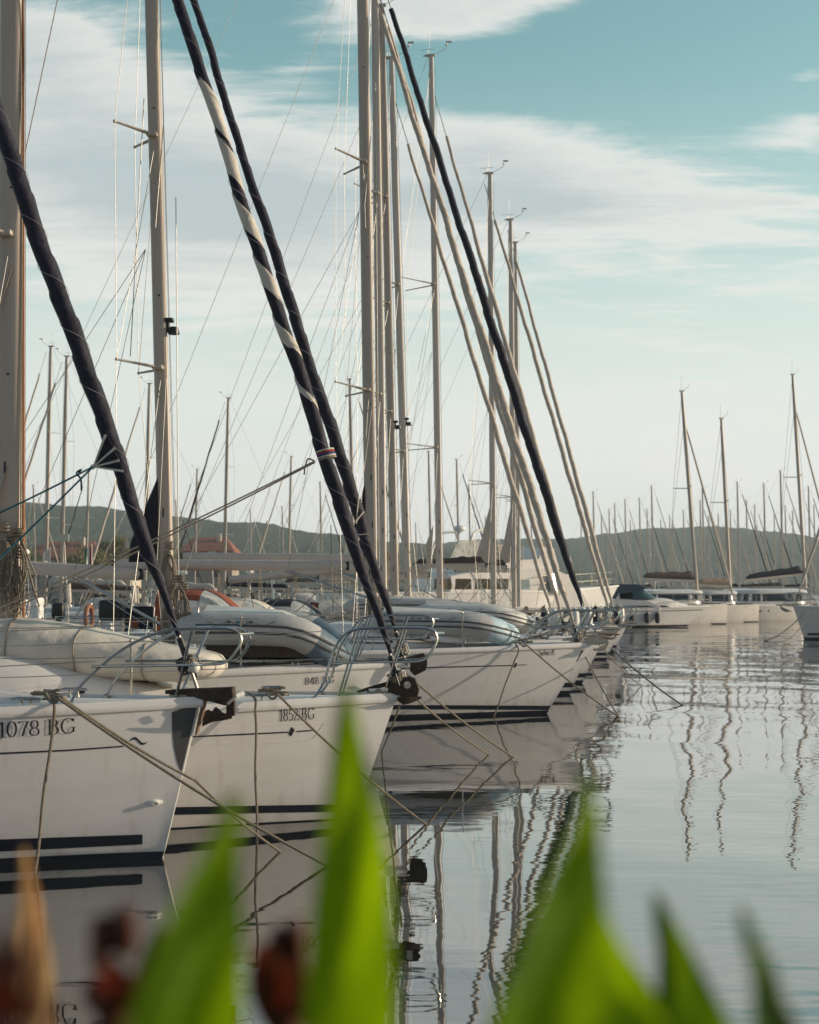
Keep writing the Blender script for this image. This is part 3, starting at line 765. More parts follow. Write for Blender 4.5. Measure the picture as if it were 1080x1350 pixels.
A.mast((-345, 850), (-372, -1000), .19, .12, spr=[(250, .75, .3), (-360, .6, .3)])
A.boom((-372, 690), (-1000, 700)); A.genoa((236, 838), ((237, 850), (-3, 160)), -780, [(0, .022), (.03, .032), (.08, .062), (.22, .075), (.6, .068), (1, .04)], 'navy')
# clew panel with fanned white straps and its ring
cl = MB(); pc = [A.loc(x, y, -.100) for x, y in ((140, 569), (164, 624), (146, 619), (122, 616), (131, 592))]
cl.prism(pc, (0, .012, 0)); clo = cl.build('clew_panel', 'navy', A.root)
sp = MB()
for (x, y) in ((139, 573), (152, 590), (157, 607), (162, 621)):
    p0 = A.loc(123, 615.5, -.108); p1 = A.loc(x, y, -.108); dv = (p1 - p0).normalized(); nv = Vector((0, 1, 0)).cross(dv) * .0095
    sp.prism([p0 + nv * .55, p1 + nv, p1 - nv, p0 - nv * .55], (0, .006, 0))
sp.build('clew_strap', 'white_sail', clo)
rg = MB(); p0 = A.loc(122.5, 615.5, -.108); rg.tube([p0 + Vector((.016 * math.cos(k * math.pi / 6), 0, .016 * math.sin(k * math.pi / 6))) for k in range(12)], .006, 6, closed=True); rg.build('clew_ring', 'steel', clo)
for (x, y, dz) in ((0, 673, 0), (0, 735, .0)):
    e = A.loc(x - 200, y + (y - 615) * 1.55, -.2)
    ro = MB(); ro.tube(sag(p0, e, .03, 16), .008, 7)
    ro.tube(catm([p0 + Vector((-.12, 0, -.045)), p0 + Vector((-.10, .015, -.02)), p0 + Vector((-.13, -.015, -.05)), p0 + Vector((-.10, .0, -.10)), p0 + Vector((-.095, .0, -.19))], 5), .008, 6); ro.build('genoa_sheet', 'rope_teal', A.root)

# ---- B: 1852 BG
B = Boat('sailing_yacht', 'white sailing yacht lettered 1852 BG, with white and navy spiral headsail', 'yacht', (523.5, 917), 13.5, 2, 10.2, 3.4, .40, group='yachts moored side by side in the row')
B.hull(); B.pulpit(base=-.76, up=-.40, front=.38, H=.645, Hm=.33, leg=(-.12, .08), twin=True); yacht_common(B, [-2.3, -4.0, -5.8, -7.6]); 
an = MB(); plate(B, [(470, 911), (488, 905), (511, 898.5), (513, 905), (490, 909.5), (472, 914)], -.022, .044, an, 0, .95)
plate(B, [(511, 899), (527, 893.3), (541, 891.4), (548, 895), (551, 903), (553.3, 908.8), (551, 918.6), (540, 920.3), (520, 916.2), (511.5, 913)], -.05, .1, an, 0, .95)
an.tube([B.loc(537, 903, -.062), B.loc(537, 903, .06)], .035, 12, mi=1)
an.build('anchor', ['rust', 'galv'], B.root, 30)
for sd in (-1, 1):
    fl = MB(); gr = []
    for (xa, ya, xb, yb) in ((556, 918.6, 556, 920), (549, 918.2, 549, 924), (541, 917.8, 541, 927.4), (532, 917.2, 532, 929.2), (525, 916.8, 524, 924)):
        p, q = B.loc(xa, ya, 0), B.loc(xb, yb, 0); w = .15 * (557 - xa) / 30 + .01; gr.append([p + Vector((0, sd * w, 0)), p.lerp(q, .6) + Vector((0, sd * w * .7, 0)), q + Vector((0, sd * .01, 0)), p + Vector((0, sd * (w - .02), -.016))])
    fl.loft(gr); fl.build('anchor_fluke', 'rust', B.root, 40)
rb = MB(); rb.lathe(B.loc(500, 912.5, 0), [(0, -.09), (.04, -.09), (.03, 0), (.04, .09), (0, .09)], 12, 'Y'); plate(B, [(486, 908), (511, 907), (511, 917), (488, 918)], -.075, .012, rb); plate(B, [(486, 908), (511, 907), (511, 917), (488, 918)], .063, .012, rb); rb.tube([B.loc(484, 915, -.03), B.loc(512, 914, -.03)], .03, 9); rb.build('bow_roller', 'steel', B.root)

B.cabin(-1.5, -6.9, .52, .66); B.cockpit(-6.9, 'navy')
B.band('antifouling', 0, 1, -.25, .012, 'navy_band')
B.pband('waterline_stripe', [(150, 1066, 1077), (230, 1064, 1074), (350, 1061.8, 1071.5), (470, 1060, 1069.5)], 'navy_band')
B.pband('accent_stripe', [(200, 974, 976), (258, 970, 971.8), (380, 964.3, 966)], 'navy_band'); B.pband('accent_tip', [(391, 963.5, 965.2), (412, 962, 963.5)], 'navy_band')
mb = MB(); mb.add([B.onpix(x, y) for x, y in ((380.5, 967.5), (384.5, 958), (388.5, 962), (384, 971))], [[0, 1, 2, 3]]); mb.build('diamond_emblem', 'black', B.h)
mb = MB(); mb.tube([B.onpix(x, y, -.001) for x, y in [(240, 983.5), (300, 980), (360, 978.5), (405, 976.5), (413, 973), (428, 953), (400, 953.5), (340, 956), (260, 958.5)]], .004, 5); mb.build('panel_groove', 'gelcoat_cream', B.h)
B.text('1852 BG', (368, 950.5), (415, 947.5), 15, 'black', thick=.13, thin=.045)
MB0 = ((13, 840), (17.5, -600)); B.mast(MB0[0], MB0[1], .215, .13, spr=[(311, .62, .34), (-190, .5, .3)])
B.boom((-25, 700), (-520, 712)); B.main_stack([(-10, 560), (-12, 698), (-70, 698)], 'navy')
def wrapB(f, ph):
    y = 868 - f * (868 + 520)
    if y < 108 or y > 585: return False
    if y < 130: return ph > .5
    w = .14 if y < 205 else lerp(.36, .64, (y - 205) / 260) if y < 465 else lerp(.68, .98, (y - 465) / 120)
    return ph > w
B.genoa((514, 862), ((515, 860), (235, 0)), -520, [(0, .022), (.04, .042), (.14, .070), (.3, .066), (.55, .056), (.8, .045), (1, .036)], 'navy', wrap=wrapB, edge_m='white_sail', pitch=.62)
cw = MB(); p0 = B.loc(421, 600, -.08)
for k in range(5):
    y = 594 + k * 2.6; cc = B.loc(240 + (y + 0) * .3256 - 4.3 + (0), y, 0); cc = B.loc(235 + y * .3256, y, 0)
    cw.tube([cc + Vector((.080 * math.cos(q * math.pi / 8), .080 * math.sin(q * math.pi / 8), .02 * math.cos(q * math.pi / 8))) for q in range(16)], .009, 6, closed=True, mi=(0, 1, 2, 0, 3)[k])
cw.build('sail_tie', ['white_sail', 'flag_red', 'flag_blue', 'rope_pale'], B.root)
ro = MB(); p0 = B.loc(415, 608, -.08)
for yo in (0, 1): ro.tube(sag(p0 + Vector((0, 0, -.012 * yo)), B.loc(-60, 826 + 10 * yo, -.7), .04, 18), .008, 7)
ro.tube(catm([p0, p0 + Vector((-.06, -.02, .02)), p0 + Vector((-.09, 0, -.05)), p0 + Vector((-.10, 0, -.13))], 5), .008, 6); ro.build('genoa_sheet', 'rope_pale', B.root)
# halyard tails and rope coils at the foot of the mast
def coils(b, c, n=4, h=.5, m='rope_pale', spread=.12):
    mb = MB()
    for k in range(n):
        o = c + Vector((rnd.uniform(-spread, spread), -.09 - rnd.uniform(0, .08), rnd.uniform(-.15, .15)))
        for q in range(3):
            w = .05 + .02 * q; hh = h * rnd.uniform(.75, 1.1)
            mb.tube([o + Vector((w * math.sin(t * math.pi / 8) * (1 if True else 0), -.012 * q, -hh / 2 + hh / 2 * math.cos(t * math.pi / 8))) for t in range(16)], .0075, 5, closed=True)
        mb.tube([o + Vector((.05 * math.cos(t * .8), .03 * math.sin(t * .8), hh * .12 + .004 * t)) for t in range(24)], .0085, 5)
    return mb.build('rope_coil', m, b.root)
coils(B, B.loc(8, 715, 0), 4, .62); coils(B, B.loc(30, 730, 0), 3, .5, 'rope'); 
ro = MB(); ro.tube([B.loc(31, 845, -.05), B.loc(31, 100, -.02), B.loc(24, -560, 0)], .012, 6); ro.build('topping_lift', 'rope_orange', B.root)
ro = MB(); ro.tube([B.loc(27, 845, -.08), B.loc(29, 300, -.06), B.loc(24, -400, 0)], .008, 6); ro.tube([B.loc(33.5, 200, 0), B.loc(80, -20, 0), B.loc(110, -170, 0)], .005, 5); ro.build('halyard', 'rope_pale', B.root)
for (p, q) in (((16, 352), (-40, 520)), ((10, 615), (-30, 780)), ((25, 700), (52, 800)), ((22, 690), (48, 760))):
    ro = MB(); ro.tube(sag(B.loc(p[0], p[1], -.08), B.loc(q[0], q[1], -.12), .03, 8), .009, 6); ro.build('lazy_line', 'rope_pale', B.root)

# ---- C: 848 BG
Cb = Boat('sailing_yacht', 'white sailing yacht lettered 848 BG between the 1852 BG yacht and Sylva K', 'yacht', (531, 873), 17.5, 3, 9.6, 3.3, .42, group='yachts moored side by side in the row')
Cb.hull(); Cb.pulpit(base=-.8, up=-.42, front=.38, H=.58, Hm=.30, leg=(-.14, .06), twin=True); yacht_common(Cb, [-1.85, -3.4, -5.0, -6.8]); 
an = MB(); q = [(531, 868), (545, 864), (558, 861), (563, 866), (563.5, 876), (561, 884), (547, 891), (540, 884), (541, 875), (536, 872)]
plate(Cb, q, -.09, .03, an); plate(Cb, q, .06, .03, an); plate(Cb, [(545, 872), (561, 868), (561, 873), (546, 877)], -.08, .16, an); plate(Cb, [(500, 873), (532, 867), (533, 872), (501, 877)], -.02, .04, an); an.build('anchor', 'rust', Cb.root, 30)

Cb.cabin(-1.9, -6.4, .38, .6); Cb.cockpit(-6.4, 'navy')
Cb.band('antifouling', 0, 1, -.25, .04, 'navy_band'); Cb.band('waterline_stripe', .01, 1, .10, .20, 'navy_band')
Cb.text('848 BG', (402, 902.5), (441, 899.8), 9, 'black', thick=.125, thin=.06)
MC = ((222.5, 850), (193, -270)); Cb.mast(MC[0], MC[1], .168, .11, spr=[(486, .55, .42), (180, .5, .38)]); Cb.lamp(430, *MC)
Cb.boom((187, 757), (-150, 738), .085); Cb.main_stack([(209, 628), (208, 742), (170, 742), (172, 716)], 'navy')
Cb.genoa((522, 832), ((520, 830), (255, 0)), -170, [(0, .024), (.05, .055), (.2, .082), (.4, .072), (.7, .05), (1, .035)], 'navy')
cw = MB()
for (xa, ya, xb, yb) in ((466, 692, 480, 674), (462, 706, 486, 704), (470, 690, 473, 655)):
    p, q = Cb.loc(xa, ya, -.1), Cb.loc(xb, yb, -.1); cw.tube([p, p.lerp(q, .5) + Vector((0, -.02, 0)), q], .018, 6, flat=.4)
cw.build('clew_strap', 'white_sail', Cb.root)
coils(Cb, Cb.loc(238, 785, 0), 5, .55); coils(Cb, Cb.loc(230, 745, 0), 3, .5)
ro = MB()
for (p, q) in (((228, 800), (266, 690)), ((238, 800), (300, 855)), ((216, 160), (205, 300)), ((219, 500), (207, 740)), ((232, 260), (236, 830)), ((190, 130), (172, 470))): ro.tube([Cb.loc(p[0], p[1], -.1), Cb.loc(q[0], q[1], -.1)], .006, 6)
ro.build('halyard', 'wire', Cb.root)

# ---- D: Sylva K
D = Boat('sailing_yacht', 'white sailing yacht with the name Sylva K at its bow', 'yacht', (775, 849), 25.2, 3, 11.8, 3.9, .72, group='yachts moored side by side in the row')
D.hull(); D.pulpit(base=-1.15, up=-.5, front=.35, H=.60, Hm=.3, leg=(-.3, .0), r=.015); yacht_common(D, [-2.2, -3.7, -5.3, -7.0, -8.8]); D.anchor('galv', -.45, .26, .06, .7)
D.cabin(-2.3, -6.9, .46, .62); D.cockpit(-6.75, 'red_canvas', big=1.2)
D.band('antifouling', 0, 1, -.25, .055, 'navy_band'); D.pband('waterline_stripe', [(500, 929.3, 935), (620, 929.7, 935.3), (731, 930.5, 936)], 'navy_band')
D.pband('accent_stripe', [(440, 884, 885.6), (550, 879.6, 881), (676, 876.6, 877.8)], 'navy_band'); D.pband('accent_tip', [(683, 876.4, 877.4), (694, 875.8, 876.6)], 'navy_band')
mb = MB(); mb.add([D.onpix(x, y) for x, y in ((677, 879.5), (680, 873.5), (682.2, 875), (679.4, 880.5))], [[0, 1, 2, 3]]); mb.build('diamond_emblem', 'black', D.h)
mb = MB(); mb.sheet([[D.onpix(759.5, 873), D.onpix(767, 857.5)], [D.onpix(763.5, 873), D.onpix(773.2, 857)]]); mb.build('stem_guard', 'black', D.h)
D.text('Sylva K', (709, 864), (731.5, 863.2), 7.6, 'black', shear=.28, thick=.12, thin=.06)
MD = ((491, 806), (473, -330)); D.mast(MD[0], MD[1], .205, .135, spr=[(515, .9, .5), (215, .75, .45)])
D.boom((459, 746), (150, 744), .10); D.boom_ = None; D.main_stack([(481, 636), (484, 735), (462, 735), (467, 690)], 'navy')
D.genoa((756, 822), ((750, 804), (632, 430)), 20, [(0, .03), (.06, .05), (.2, .070), (.5, .062), (1, .042)], 'beige_sail')
coils(D, D.loc(500, 775, 0), 3, .6); D.gear(5); Cb.gear(6)
ro = MB()
for (p, q) in (((489, 180), (478, 300)), ((490, 540), (480, 620)), ((482, 300), (476, 160)), ((495, 110), (500, 780))): ro.tube([D.loc(p[0], p[1], -.12), D.loc(q[0], q[1], -.12)], .008, 6)
ro.build('halyard', 'wire', D.root)

# ---- E to K: bows stacking away behind Sylva K
def row_yacht(label, tip, d, base, top, gline, tack, yend, gm, gprof, spr, boom, cover=None, stack=None, L=11.2, B=3.7, yaw=5, stripes=True, dodger='blue_canvas', bimini=None, hm='gelcoat', fa=.18, mm='mast_light', stackm='beige_sail', anch='galv', rake=.5):
    b = Boat('sailing_yacht', label, 'yacht', tip, d, yaw, L, B, rake, group='yachts moored side by side in the row')
    b.hull(hm); b.pulpit(base=-1.0, up=-.45, front=.34, H=.6, Hm=.3, leg=(-.25, .0), r=.016, nav=d == 33.5); yacht_common(b, [-2.3, -4.0, -5.8, -7.6, -9.2]); b.anchor(anch, -.42, .22, .05, .55)
    b.cabin(-2.2, -7.2, .45, .62); b.cockpit(-7.3, dodger, bimini=bimini)
    b.band('antifouling', 0, 1, -.25, .07, 'navy_band')
    if stripes: b.band('waterline_stripe', .0, 1, .14, .24, 'navy_band'); b.band('accent_stripe', .02, .6, .92, .96, 'navy_band', sheer=True)
    b.mast(base, top, fa, fa * .62, m=mm, spr=spr)
    if boom: b.boom(boom[0], boom[1], .095, cover=cover)
    if stack: b.main_stack(stack, stackm)
    b.gear(int(d * 10)); q = random.Random(int(d * 7)); z = b.fb
    for k in range(2):
        f = MB(); x = -q.uniform(.1, .9); y = -q.uniform(.15, .4); f.lathe((x, y, z + q.uniform(.3, .4)), [(.02, .3), (.05, .28), (.09, .2), (.10, .1), (.10, -.14), (.08, -.22), (0, -.26)], 10); f.tube([(x, y, z + .6), (x, y, z + .75)], .01, 5); f.build('fender', q.choice(['white_plastic', 'white_plastic', 'navy', 'hypalon_light']), b.root)
    for k in range(4):
        bx = MB(); bx.box((q.uniform(-1.2, .2), q.uniform(-.35, .1), z + q.uniform(.1, .62)), (q.uniform(.06, .2), q.uniform(.05, .12), q.uniform(.05, .16)), rz=q.random(), bev=.015); bx.build(q.choice(['cable_box', 'cleat_block', 'rail_bracket']), q.choice(['teak', 'black', 'white_plastic', 'tan_cover']), b.root)
    for k in range(4):
        lt = MB(); xx = q.uniform(-.9, .2); lt.tube(sag((xx, -.2, z + .6), (xx - q.uniform(.2, 1.4), q.uniform(-.4, .2), z + .05), .06, 7), .010, 5); lt.build('loose_line', 'rope_pale', b.root)
    wb = MB(); wb.box((.12, 0, z + .03), (.5, .2, .03), bev=.01); wb.build('bow_plank', 'teak' if q.random() < .6 else 'steel', b.root)
    if gline: b.genoa(tack, gline, yend, gprof, gm, thread=False)
    return b
gp = [(0, .03), (.06, .05), (.25, .064), (.6, .054), (1, .036)]
E = row_yacht('white yacht directly behind Sylva K with dark stripes stepping down its stem', (783, 843), 30, (505, 790), (493, -120), ((590, 300), (737, 804)), (740, 812), 35, 'beige_sail', gp, [(520, .8, .4), (256, .7, .4)], ((470, 736), (240, 734)), dodger='cream_cover')
Fb = row_yacht('white yacht behind Sylva K carrying the long slim navy furled headsail', (796, 838), 33.5, (521, 785), (503, 8), ((512, 0), (770, 804)), (768, 800), 12, 'navy', [(0, .04), (.05, .08), (.15, .115), (.4, .105), (.75, .08), (1, .06)], [(543, .8, .4), (400, .7, .4), (260, .6, .4)], ((500, 745), (300, 765)), dodger='navy', anch='galv', mm='mast_paint'); Fb.lamp(560, (521, 785), (503, 8))
G = row_yacht('white yacht in the row whose mast carries a black lamp in the close mast cluster', (757, 836), 36, (538, 790), (516, 77), ((571, 300), (690, 700)), (727, 806), 190, 'beige_sail', [(0, .03), (.06, .05), (.25, .070), (.6, .062), (1, .04)], [(595, .85, .4), (376, .7, .4)], ((520, 742), (380, 750)), cover='tan_cover', dodger='red_canvas'); G.lamp(556, (538, 790), (516, 77))
H = row_yacht('white yacht whose free standing mast rises right of the close mast cluster', (801, 831), 40, (580.5, 800), (568.5, 74), ((651, 400), (719, 640)), (770, 808), 180, 'beige_sail', [(0, .035), (.06, .06), (.25, .080), (.6, .070), (1, .045)], [(590, 1.0, .9), (375, .9, .9)], ((566, 758), (420, 762)), cover='beige_sail', stack=[(572, 690), (568, 745), (562, 752), (562, 716)], dodger='cream_cover')
I = row_yacht('white yacht whose mast carries a pale mainsail triangle right of the lone tall mast', (820, 826), 45, (651, 800), (646, 229), ((684, 400), (752, 640)), (803, 806), 290, 'beige_sail', [(0, .035), (.06, .06), (.25, .080), (.6, .070), (1, .045)], [(637, .9, .7)], ((640, 745), (545, 746)), cover='brown_cover', stack=[(649, 655), (648, 742), (624, 745), (634, 712)], dodger='blue_canvas')
J = row_yacht('white yacht whose bow reaches farthest right in the cluster of bows', (828, 822), 51, (678, 802), (673, 290), ((696, 400), (761, 640)), (809, 804), 345, 'beige_sail', [(0, .035), (.06, .065), (.25, .09), (.6, .075), (1, .05)], [(655, .9, .6)], ((668, 748), (590, 748)), cover='brown_cover', stack=[(675, 660), (673, 742), (655, 746), (664, 715)], dodger='white_sail')
K = row_yacht('white yacht hidden behind the bow cluster with the thinnest mast of the row', (818, 819), 58, (684, 800), (679.5, 320), None, None, 0, None, None, [(660, .8, .5)], ((676, 752), (600, 752)), dodger='navy')

# dinghies and covers stowed on the foredecks (each a thing of its own)
cv = MB(); rr = []; N = 40
for i in range(N + 1):
    f = i / N; x = lerp(-90, 297, f); e = max(0.0, 1 - abs(2 * f - 1) ** 7); bt = lerp(896, 899, f); tp = lerp(814, 856, sm((f - .25) / .75)); cx = B.loc(x, 0, -.25)
    zt = B.loc(x, tp, -.25).z; zb = B.loc(x, bt, -.25).z; zc = (zt + zb) / 2; hh = (zt - zb) / 2 * (.25 + .75 * e ** .5); ww = .50 * (.15 + .85 * e ** .5)
    wr = lambda k: 1 + .018 * math.sin(f * 37 + k * 1.3) + .02 * math.sin(f * 13 + k * .7) + .012 * math.sin(f * 71 - k)
    rr.append([Vector((cx.x, -.18 + ww * wr(k) * math.copysign(abs(math.cos(2 * math.pi * k / 24)) ** .8, math.cos(2 * math.pi * k / 24)), zc + hh * wr(k + 5) * math.copysign(abs(math.sin(2 * math.pi * k / 24)) ** .85, math.sin(2 * math.pi * k / 24)))) for k in range(24)])
cv.loft([[B.world(p) for p in r] for r in rr]); co = cv.build('covered_dinghy', 'cream_cover', None, 70)
tag(co, 'long cream covered dinghy rolled up on the foredeck of the 1852 BG yacht', 'dinghy')
for i in (12, 21, 30):
    ln = MB(); ln.tube([B.world(p + (p - sum(rr[i], Vector()) / 24) * .012) for p in rr[i]], .008, 5, closed=True); ln.build('lashing', 'rope_pale', co)
cd = dinghy(Cb, (262, 829), (440, 829), .36, 1.35, .195, 'grey inflatable dinghy with dark blue nose upside down on the foredeck of 848 BG')
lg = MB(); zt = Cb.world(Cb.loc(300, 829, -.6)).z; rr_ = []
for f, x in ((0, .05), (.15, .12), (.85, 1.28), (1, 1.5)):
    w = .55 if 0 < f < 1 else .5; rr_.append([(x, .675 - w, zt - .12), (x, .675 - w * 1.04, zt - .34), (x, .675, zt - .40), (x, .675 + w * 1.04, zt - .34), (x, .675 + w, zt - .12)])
lg.loft(rr_, True); lg.build('lining_shade_fill', 'brown_cover', cd)  # dark block: the dinghy's brown inner cloth with its shade put into the colour
dinghy(D, (505, 822), (668, 822), .22, 1.5, .215, 'grey inflatable dinghy with pale blue nose upside down on the foredeck of Sylva K', tipm='pale_blue_tip')
dinghy(E, (560, 809), (690, 809), .22, 1.5, .2, 'white inflatable dinghy with black strakes behind the dinghy on Sylva K', m='hypalon_light', tipm='hypalon_light', strake='hypalon_dark', marks=False)
dinghy(Fb, (470, 800), (630, 800), .2, 1.5, .2, 'dark grey inflatable dinghy lying behind the other dinghies', m='hypalon', tipm='hypalon_dark', marks=False)

# ================================================================== mooring lines
def wl(py): return HC * F / (py - HY)
ML = 'mooring lines running from the bows into the water'
def moor(pts, r, m, label, s=.05):
    q = []
    for (x, y, d) in pts: q.append(P(x, y, d if d else wl(y)))
    path = []
    for i in range(len(q) - 1): path += sag(q[i], q[i + 1], s, 12)[:-1]
    e = q[-1] + (q[-1] - q[-2]).normalized() * .25; path += [q[-1], e]
    mb = MB(); mb.tube(path, r, 7); o = mb.build('mooring_line', m); tag(o, label, 'mooring line', ML); return o
def hang(bt, x0, y0, x1, y1, r, m, label):
    a = bt.world(bt.surf(*bt.inv(x0, y0), .02)); d = a.y - .06
    b = P(x1, y1, min(d, wl(y1)))
    path = [bt.world(bt.surf(bt.inv(x0, y0)[0], 1, -.25)) + Vector((0, 0, .06)), a + Vector((0, -.035, .06)), a + Vector((0, -.05, -.05))] + [a.lerp(b, f) + Vector((.006 * math.sin(f * 9), -.04, 0)) for f in (.15, .3, .45, .6, .75, .9, 1, 1.08)]
    mb = MB(); mb.tube(catm(path, 4), r, 7); o = mb.build('mooring_line', m); tag(o, label, 'mooring line', ML); return o
moor([(60, 914, 10.9), (78, 921, 10.62), (433, 1142, 0)], .0125, 'rope', 'long rope slanting across the side of 1078 BG into the water by the green leaf')
moor([(60, 915, 10.95), (82, 920, 10.7), (258, 1029, 11.25), (370, 1123, 0)], .0115, 'rope', 'shorter rope beside the long one, passing the stem of 1078 BG', .03)
hang(A, 73, 938, 48, 1147, .0125, 'rope', 'slack rope hanging straight down the side of 1078 BG')
hang(B, 337, 928, 339, 1098, .0115, 'rope', 'rope hanging straight down the side of 1852 BG')
moor([(352, 913, 12.9), (366, 915, 12.55), (562, 1087, 0)], .0115, 'rope', 'rope slanting from the foredeck of 1852 BG behind the tall green leaf')
moor([(527, 930, 13.7), (503, 991, 0)], .010, 'rope', 'short rope dropping from the anchor of 1852 BG to the water', .02)
moor([(536, 888, 17.3), (677, 998, 0)], .013, 'rope', 'upper rope from the bow of 848 BG reaching out over the water')
moor([(532, 905, 17.1), (645, 995, 0)], .013, 'rope', 'lower rope from the bow of 848 BG reaching out over the water')
hang(D, 682, 857, 652, 942, .013, 'rope', 'rope hanging down the side of Sylva K')
moor([(686, 847, 24.6), (694, 850, 24.15), (816, 945, 0)], .014, 'rope', 'long rope slanting across the lettering of Sylva K into the water')
moor([(772, 866, 25.3), (815, 944, 0)], .012, 'rope', 'rope from the stem of Sylva K meeting the long rope at the water', .03)
moor([(806, 855, 30.2), (900, 930, 0)], .016, 'rope', 'rope reaching farthest right over open water from the bow cluster')
moor([(790, 850, 30.5), (846, 905, 0)], .013, 'rope', 'rope from the bow cluster ending short of the farthest reaching one')
moor([(1062, 806, 63), (1008, 845, 0)], .02, 'rope', 'rope from the bow at the right edge running left into the water', .2)
moor([(1066, 812, 62.5), (1030, 848, 0)], .02, 'rope', 'lower rope from the bow at the right edge of the photo', .2)

# ================================================================== motor yacht, power boat, catamarans, right edge bow
def slab(b, pts, y0, y1, name, m, parent=None, bev=.12):
    q = [b.loc(x, y) if not isinstance(x, Vector) else x for x, y in pts]; c = sum(q, Vector()) / len(q); mb = MB(); rr = []
    for f, k in ((0, 1 - bev), (.02, 1 - bev * .45), (.06, 1), (.94, 1), (.98, 1 - bev * .45), (1, 1 - bev)):
        rr.append([Vector((c.x + (p.x - c.x) * k, lerp(y0, y1, f), c.z + (p.z - c.z) * k)) for p in q])
    mb.loft(rr); return mb.build(name, m, parent or b.root, 35)
MY = Boat('motor_yacht', 'white flybridge motor yacht showing between the masts with a bright sun glint', 'motor yacht', (815, 772), 72, -30, 16, 4.8, 1.6, drop=.35)
MY.hull(); MY.band('antifouling', 0, 1, -.2, .1, 'navy_band'); MY.stanchions([-2.5, -4.5], .7, start=-.8)
h1 = slab(MY, [(560, 808), (562, 760), (600, 752), (700, 750), (722, 760), (742, 788), (748, 806)], -2.0, 2.0, 'saloon', 'gelcoat', bev=.03)
h2 = slab(MY, [(588, 757), (590, 742), (684, 738), (690, 722), (704, 724), (712, 752)], -1.75, 1.75, 'flybridge', 'gelcoat', bev=.04)
for (xa, xb) in ((572, 596), (600, 622), (626, 648), (652, 672)):
    wn = MB(); q = [MY.loc(x, y, -2.006) for x, y in ((xa, 777), (xb, 777), (xb - 1, 763), (xa + 1, 763))]; wn.add(q, [[0, 1, 2, 3]]); wn.build('window', 'glass_dark', h1)
for k in range(7):
    pt = MB(); t = .16 + k * .07; p = MY.surf(t, .62, .004); pt.lathe(p + Vector((0, .03, 0)), [(0, -.05), (.14, -.05), (.14, -.03), (0, -.035)], 14, 'Y'); pt.build('porthole', 'glass_dark', MY.h)
fr = MB()
for hz in (.25, .5, .75): fr.tube([MY.loc(x, 741, -1.6) + Vector((0, 0, hz)) for x in (612, 640, 668, 690)], .022, 6)
for x in (612, 640, 668, 690): fr.tube([MY.loc(x, 741, -1.6), MY.loc(x, 741, -1.6) + Vector((0, 0, .75))], .022, 6)
fr.build('flybridge_rail', 'steel', MY.root)
st_ = MB()
for x in (625, 655): st_.box(MY.loc(x, 735, -.6) + Vector((0, 0, .2)), (.7, 1.2, .8), bev=.12)
st_.build('flybridge_seat', 'cream_cover', MY.root)
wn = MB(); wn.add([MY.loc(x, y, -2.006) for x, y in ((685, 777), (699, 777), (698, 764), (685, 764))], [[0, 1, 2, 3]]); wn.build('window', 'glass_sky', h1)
ws = MB(); g = []
for i in range(61):
    a = -math.pi / 2 + math.pi * i / 60; c0 = MY.loc(731, 765, -1.95).x - .45; g.append([Vector((c0 + 1.75 * math.cos(a), 2.30 * math.sin(a), MY.loc(700, 783).z)), Vector((c0 + 1.57 * math.cos(a), 2.12 * math.sin(a), MY.loc(700, 757).z))])
ws.sheet(g); ws.build('windscreen', 'tinted_glass', h1)
ar = MB()
for sd in (-1, 1): ar.tube(catm([MY.loc(588, 745, 0) + Vector((0, sd * 1.6, 0)), MY.loc(596, 716, 0) + Vector((0, sd * 1.6, 0)), MY.loc(605, 702, 0) + Vector((0, sd * 1.5, 0)), MY.loc(622, 700, 0) + Vector((0, sd * 1.4, 0))], 5), .06, 8)
ar.tube([MY.loc(606, 702, -1.5), MY.loc(606, 702, 1.5)], .06, 8); ar.ball(MY.loc(606, 697), (.3, .3, .16)); ar.build('radar_arch', 'white_plastic', MY.root)
sc_ = MB(); sc_.prism([MY.loc(x, y, -1.7) for x, y in ((590, 742), (606, 712), (640, 712), (640, 742))], (0, .02, 0)); sc_.build('side_screen', 'clear_vinyl', MY.root)
rl = MB()
for hz in (.35, .7): rl.tube([MY.edge(x, -1) + Vector((0, 0, hz)) for x in (-.5, -2, -3.5, -5, -6.5)], .02, 6)
rl.build('guard_rail', 'steel', MY.root)

PB = Boat('power_boat', 'white sports cruiser with teal windscreen and blue canopy, three black fenders on its side', 'motor boat', (936, 799), 88, -9, 9.8, 3.1, 1.5, drop=.10, um=.6)
PB.hull(); PB.band('antifouling', .0, 1, -.2, .13, 'navy_band'); PB.band('side_stripe', .03, .96, 1.02, 1.07, 'navy_band', sheer=True)
PB.cabin(-1.0, -6.2, .55, .8, win=False, hatch=False)
wn = MB(); wn.sheet([[PB.surf(t, .99, .03) + Vector((0, .25 * 0, .03)) for t in (.30, .36, .42, .5, .6, .68)], [PB.surf(t, .99, .02) + Vector((0, .10, .15)) for t in (.34, .38, .43, .5, .6, .66)]]); wn.build('window', 'glass_dark', PB.root)
g = []
for i in range(17):
    a = -math.pi / 2 + math.pi * i / 16; xf = PB.loc(863, 0).x; g.append([Vector((xf - 1.2 + 1.3 * math.cos(a), 1.3 * math.sin(a), PB.fb + .45)), Vector((xf - 1.9 + 1.1 * math.cos(a), 1.18 * math.sin(a), PB.loc(850, 776).z))])
g = [[Vector((PB.loc(826, 0).x, -1.3, PB.fb + .45)), Vector((PB.loc(826, 0).x, -1.2, PB.loc(850, 776).z))]] + g + [[Vector((PB.loc(826, 0).x, 1.3, PB.fb + .45)), Vector((PB.loc(826, 0).x, 1.2, PB.loc(850, 776).z))]]
mb = MB(); mb.sheet(g); mb.build('windscreen', 'glass_teal', PB.root, 60)
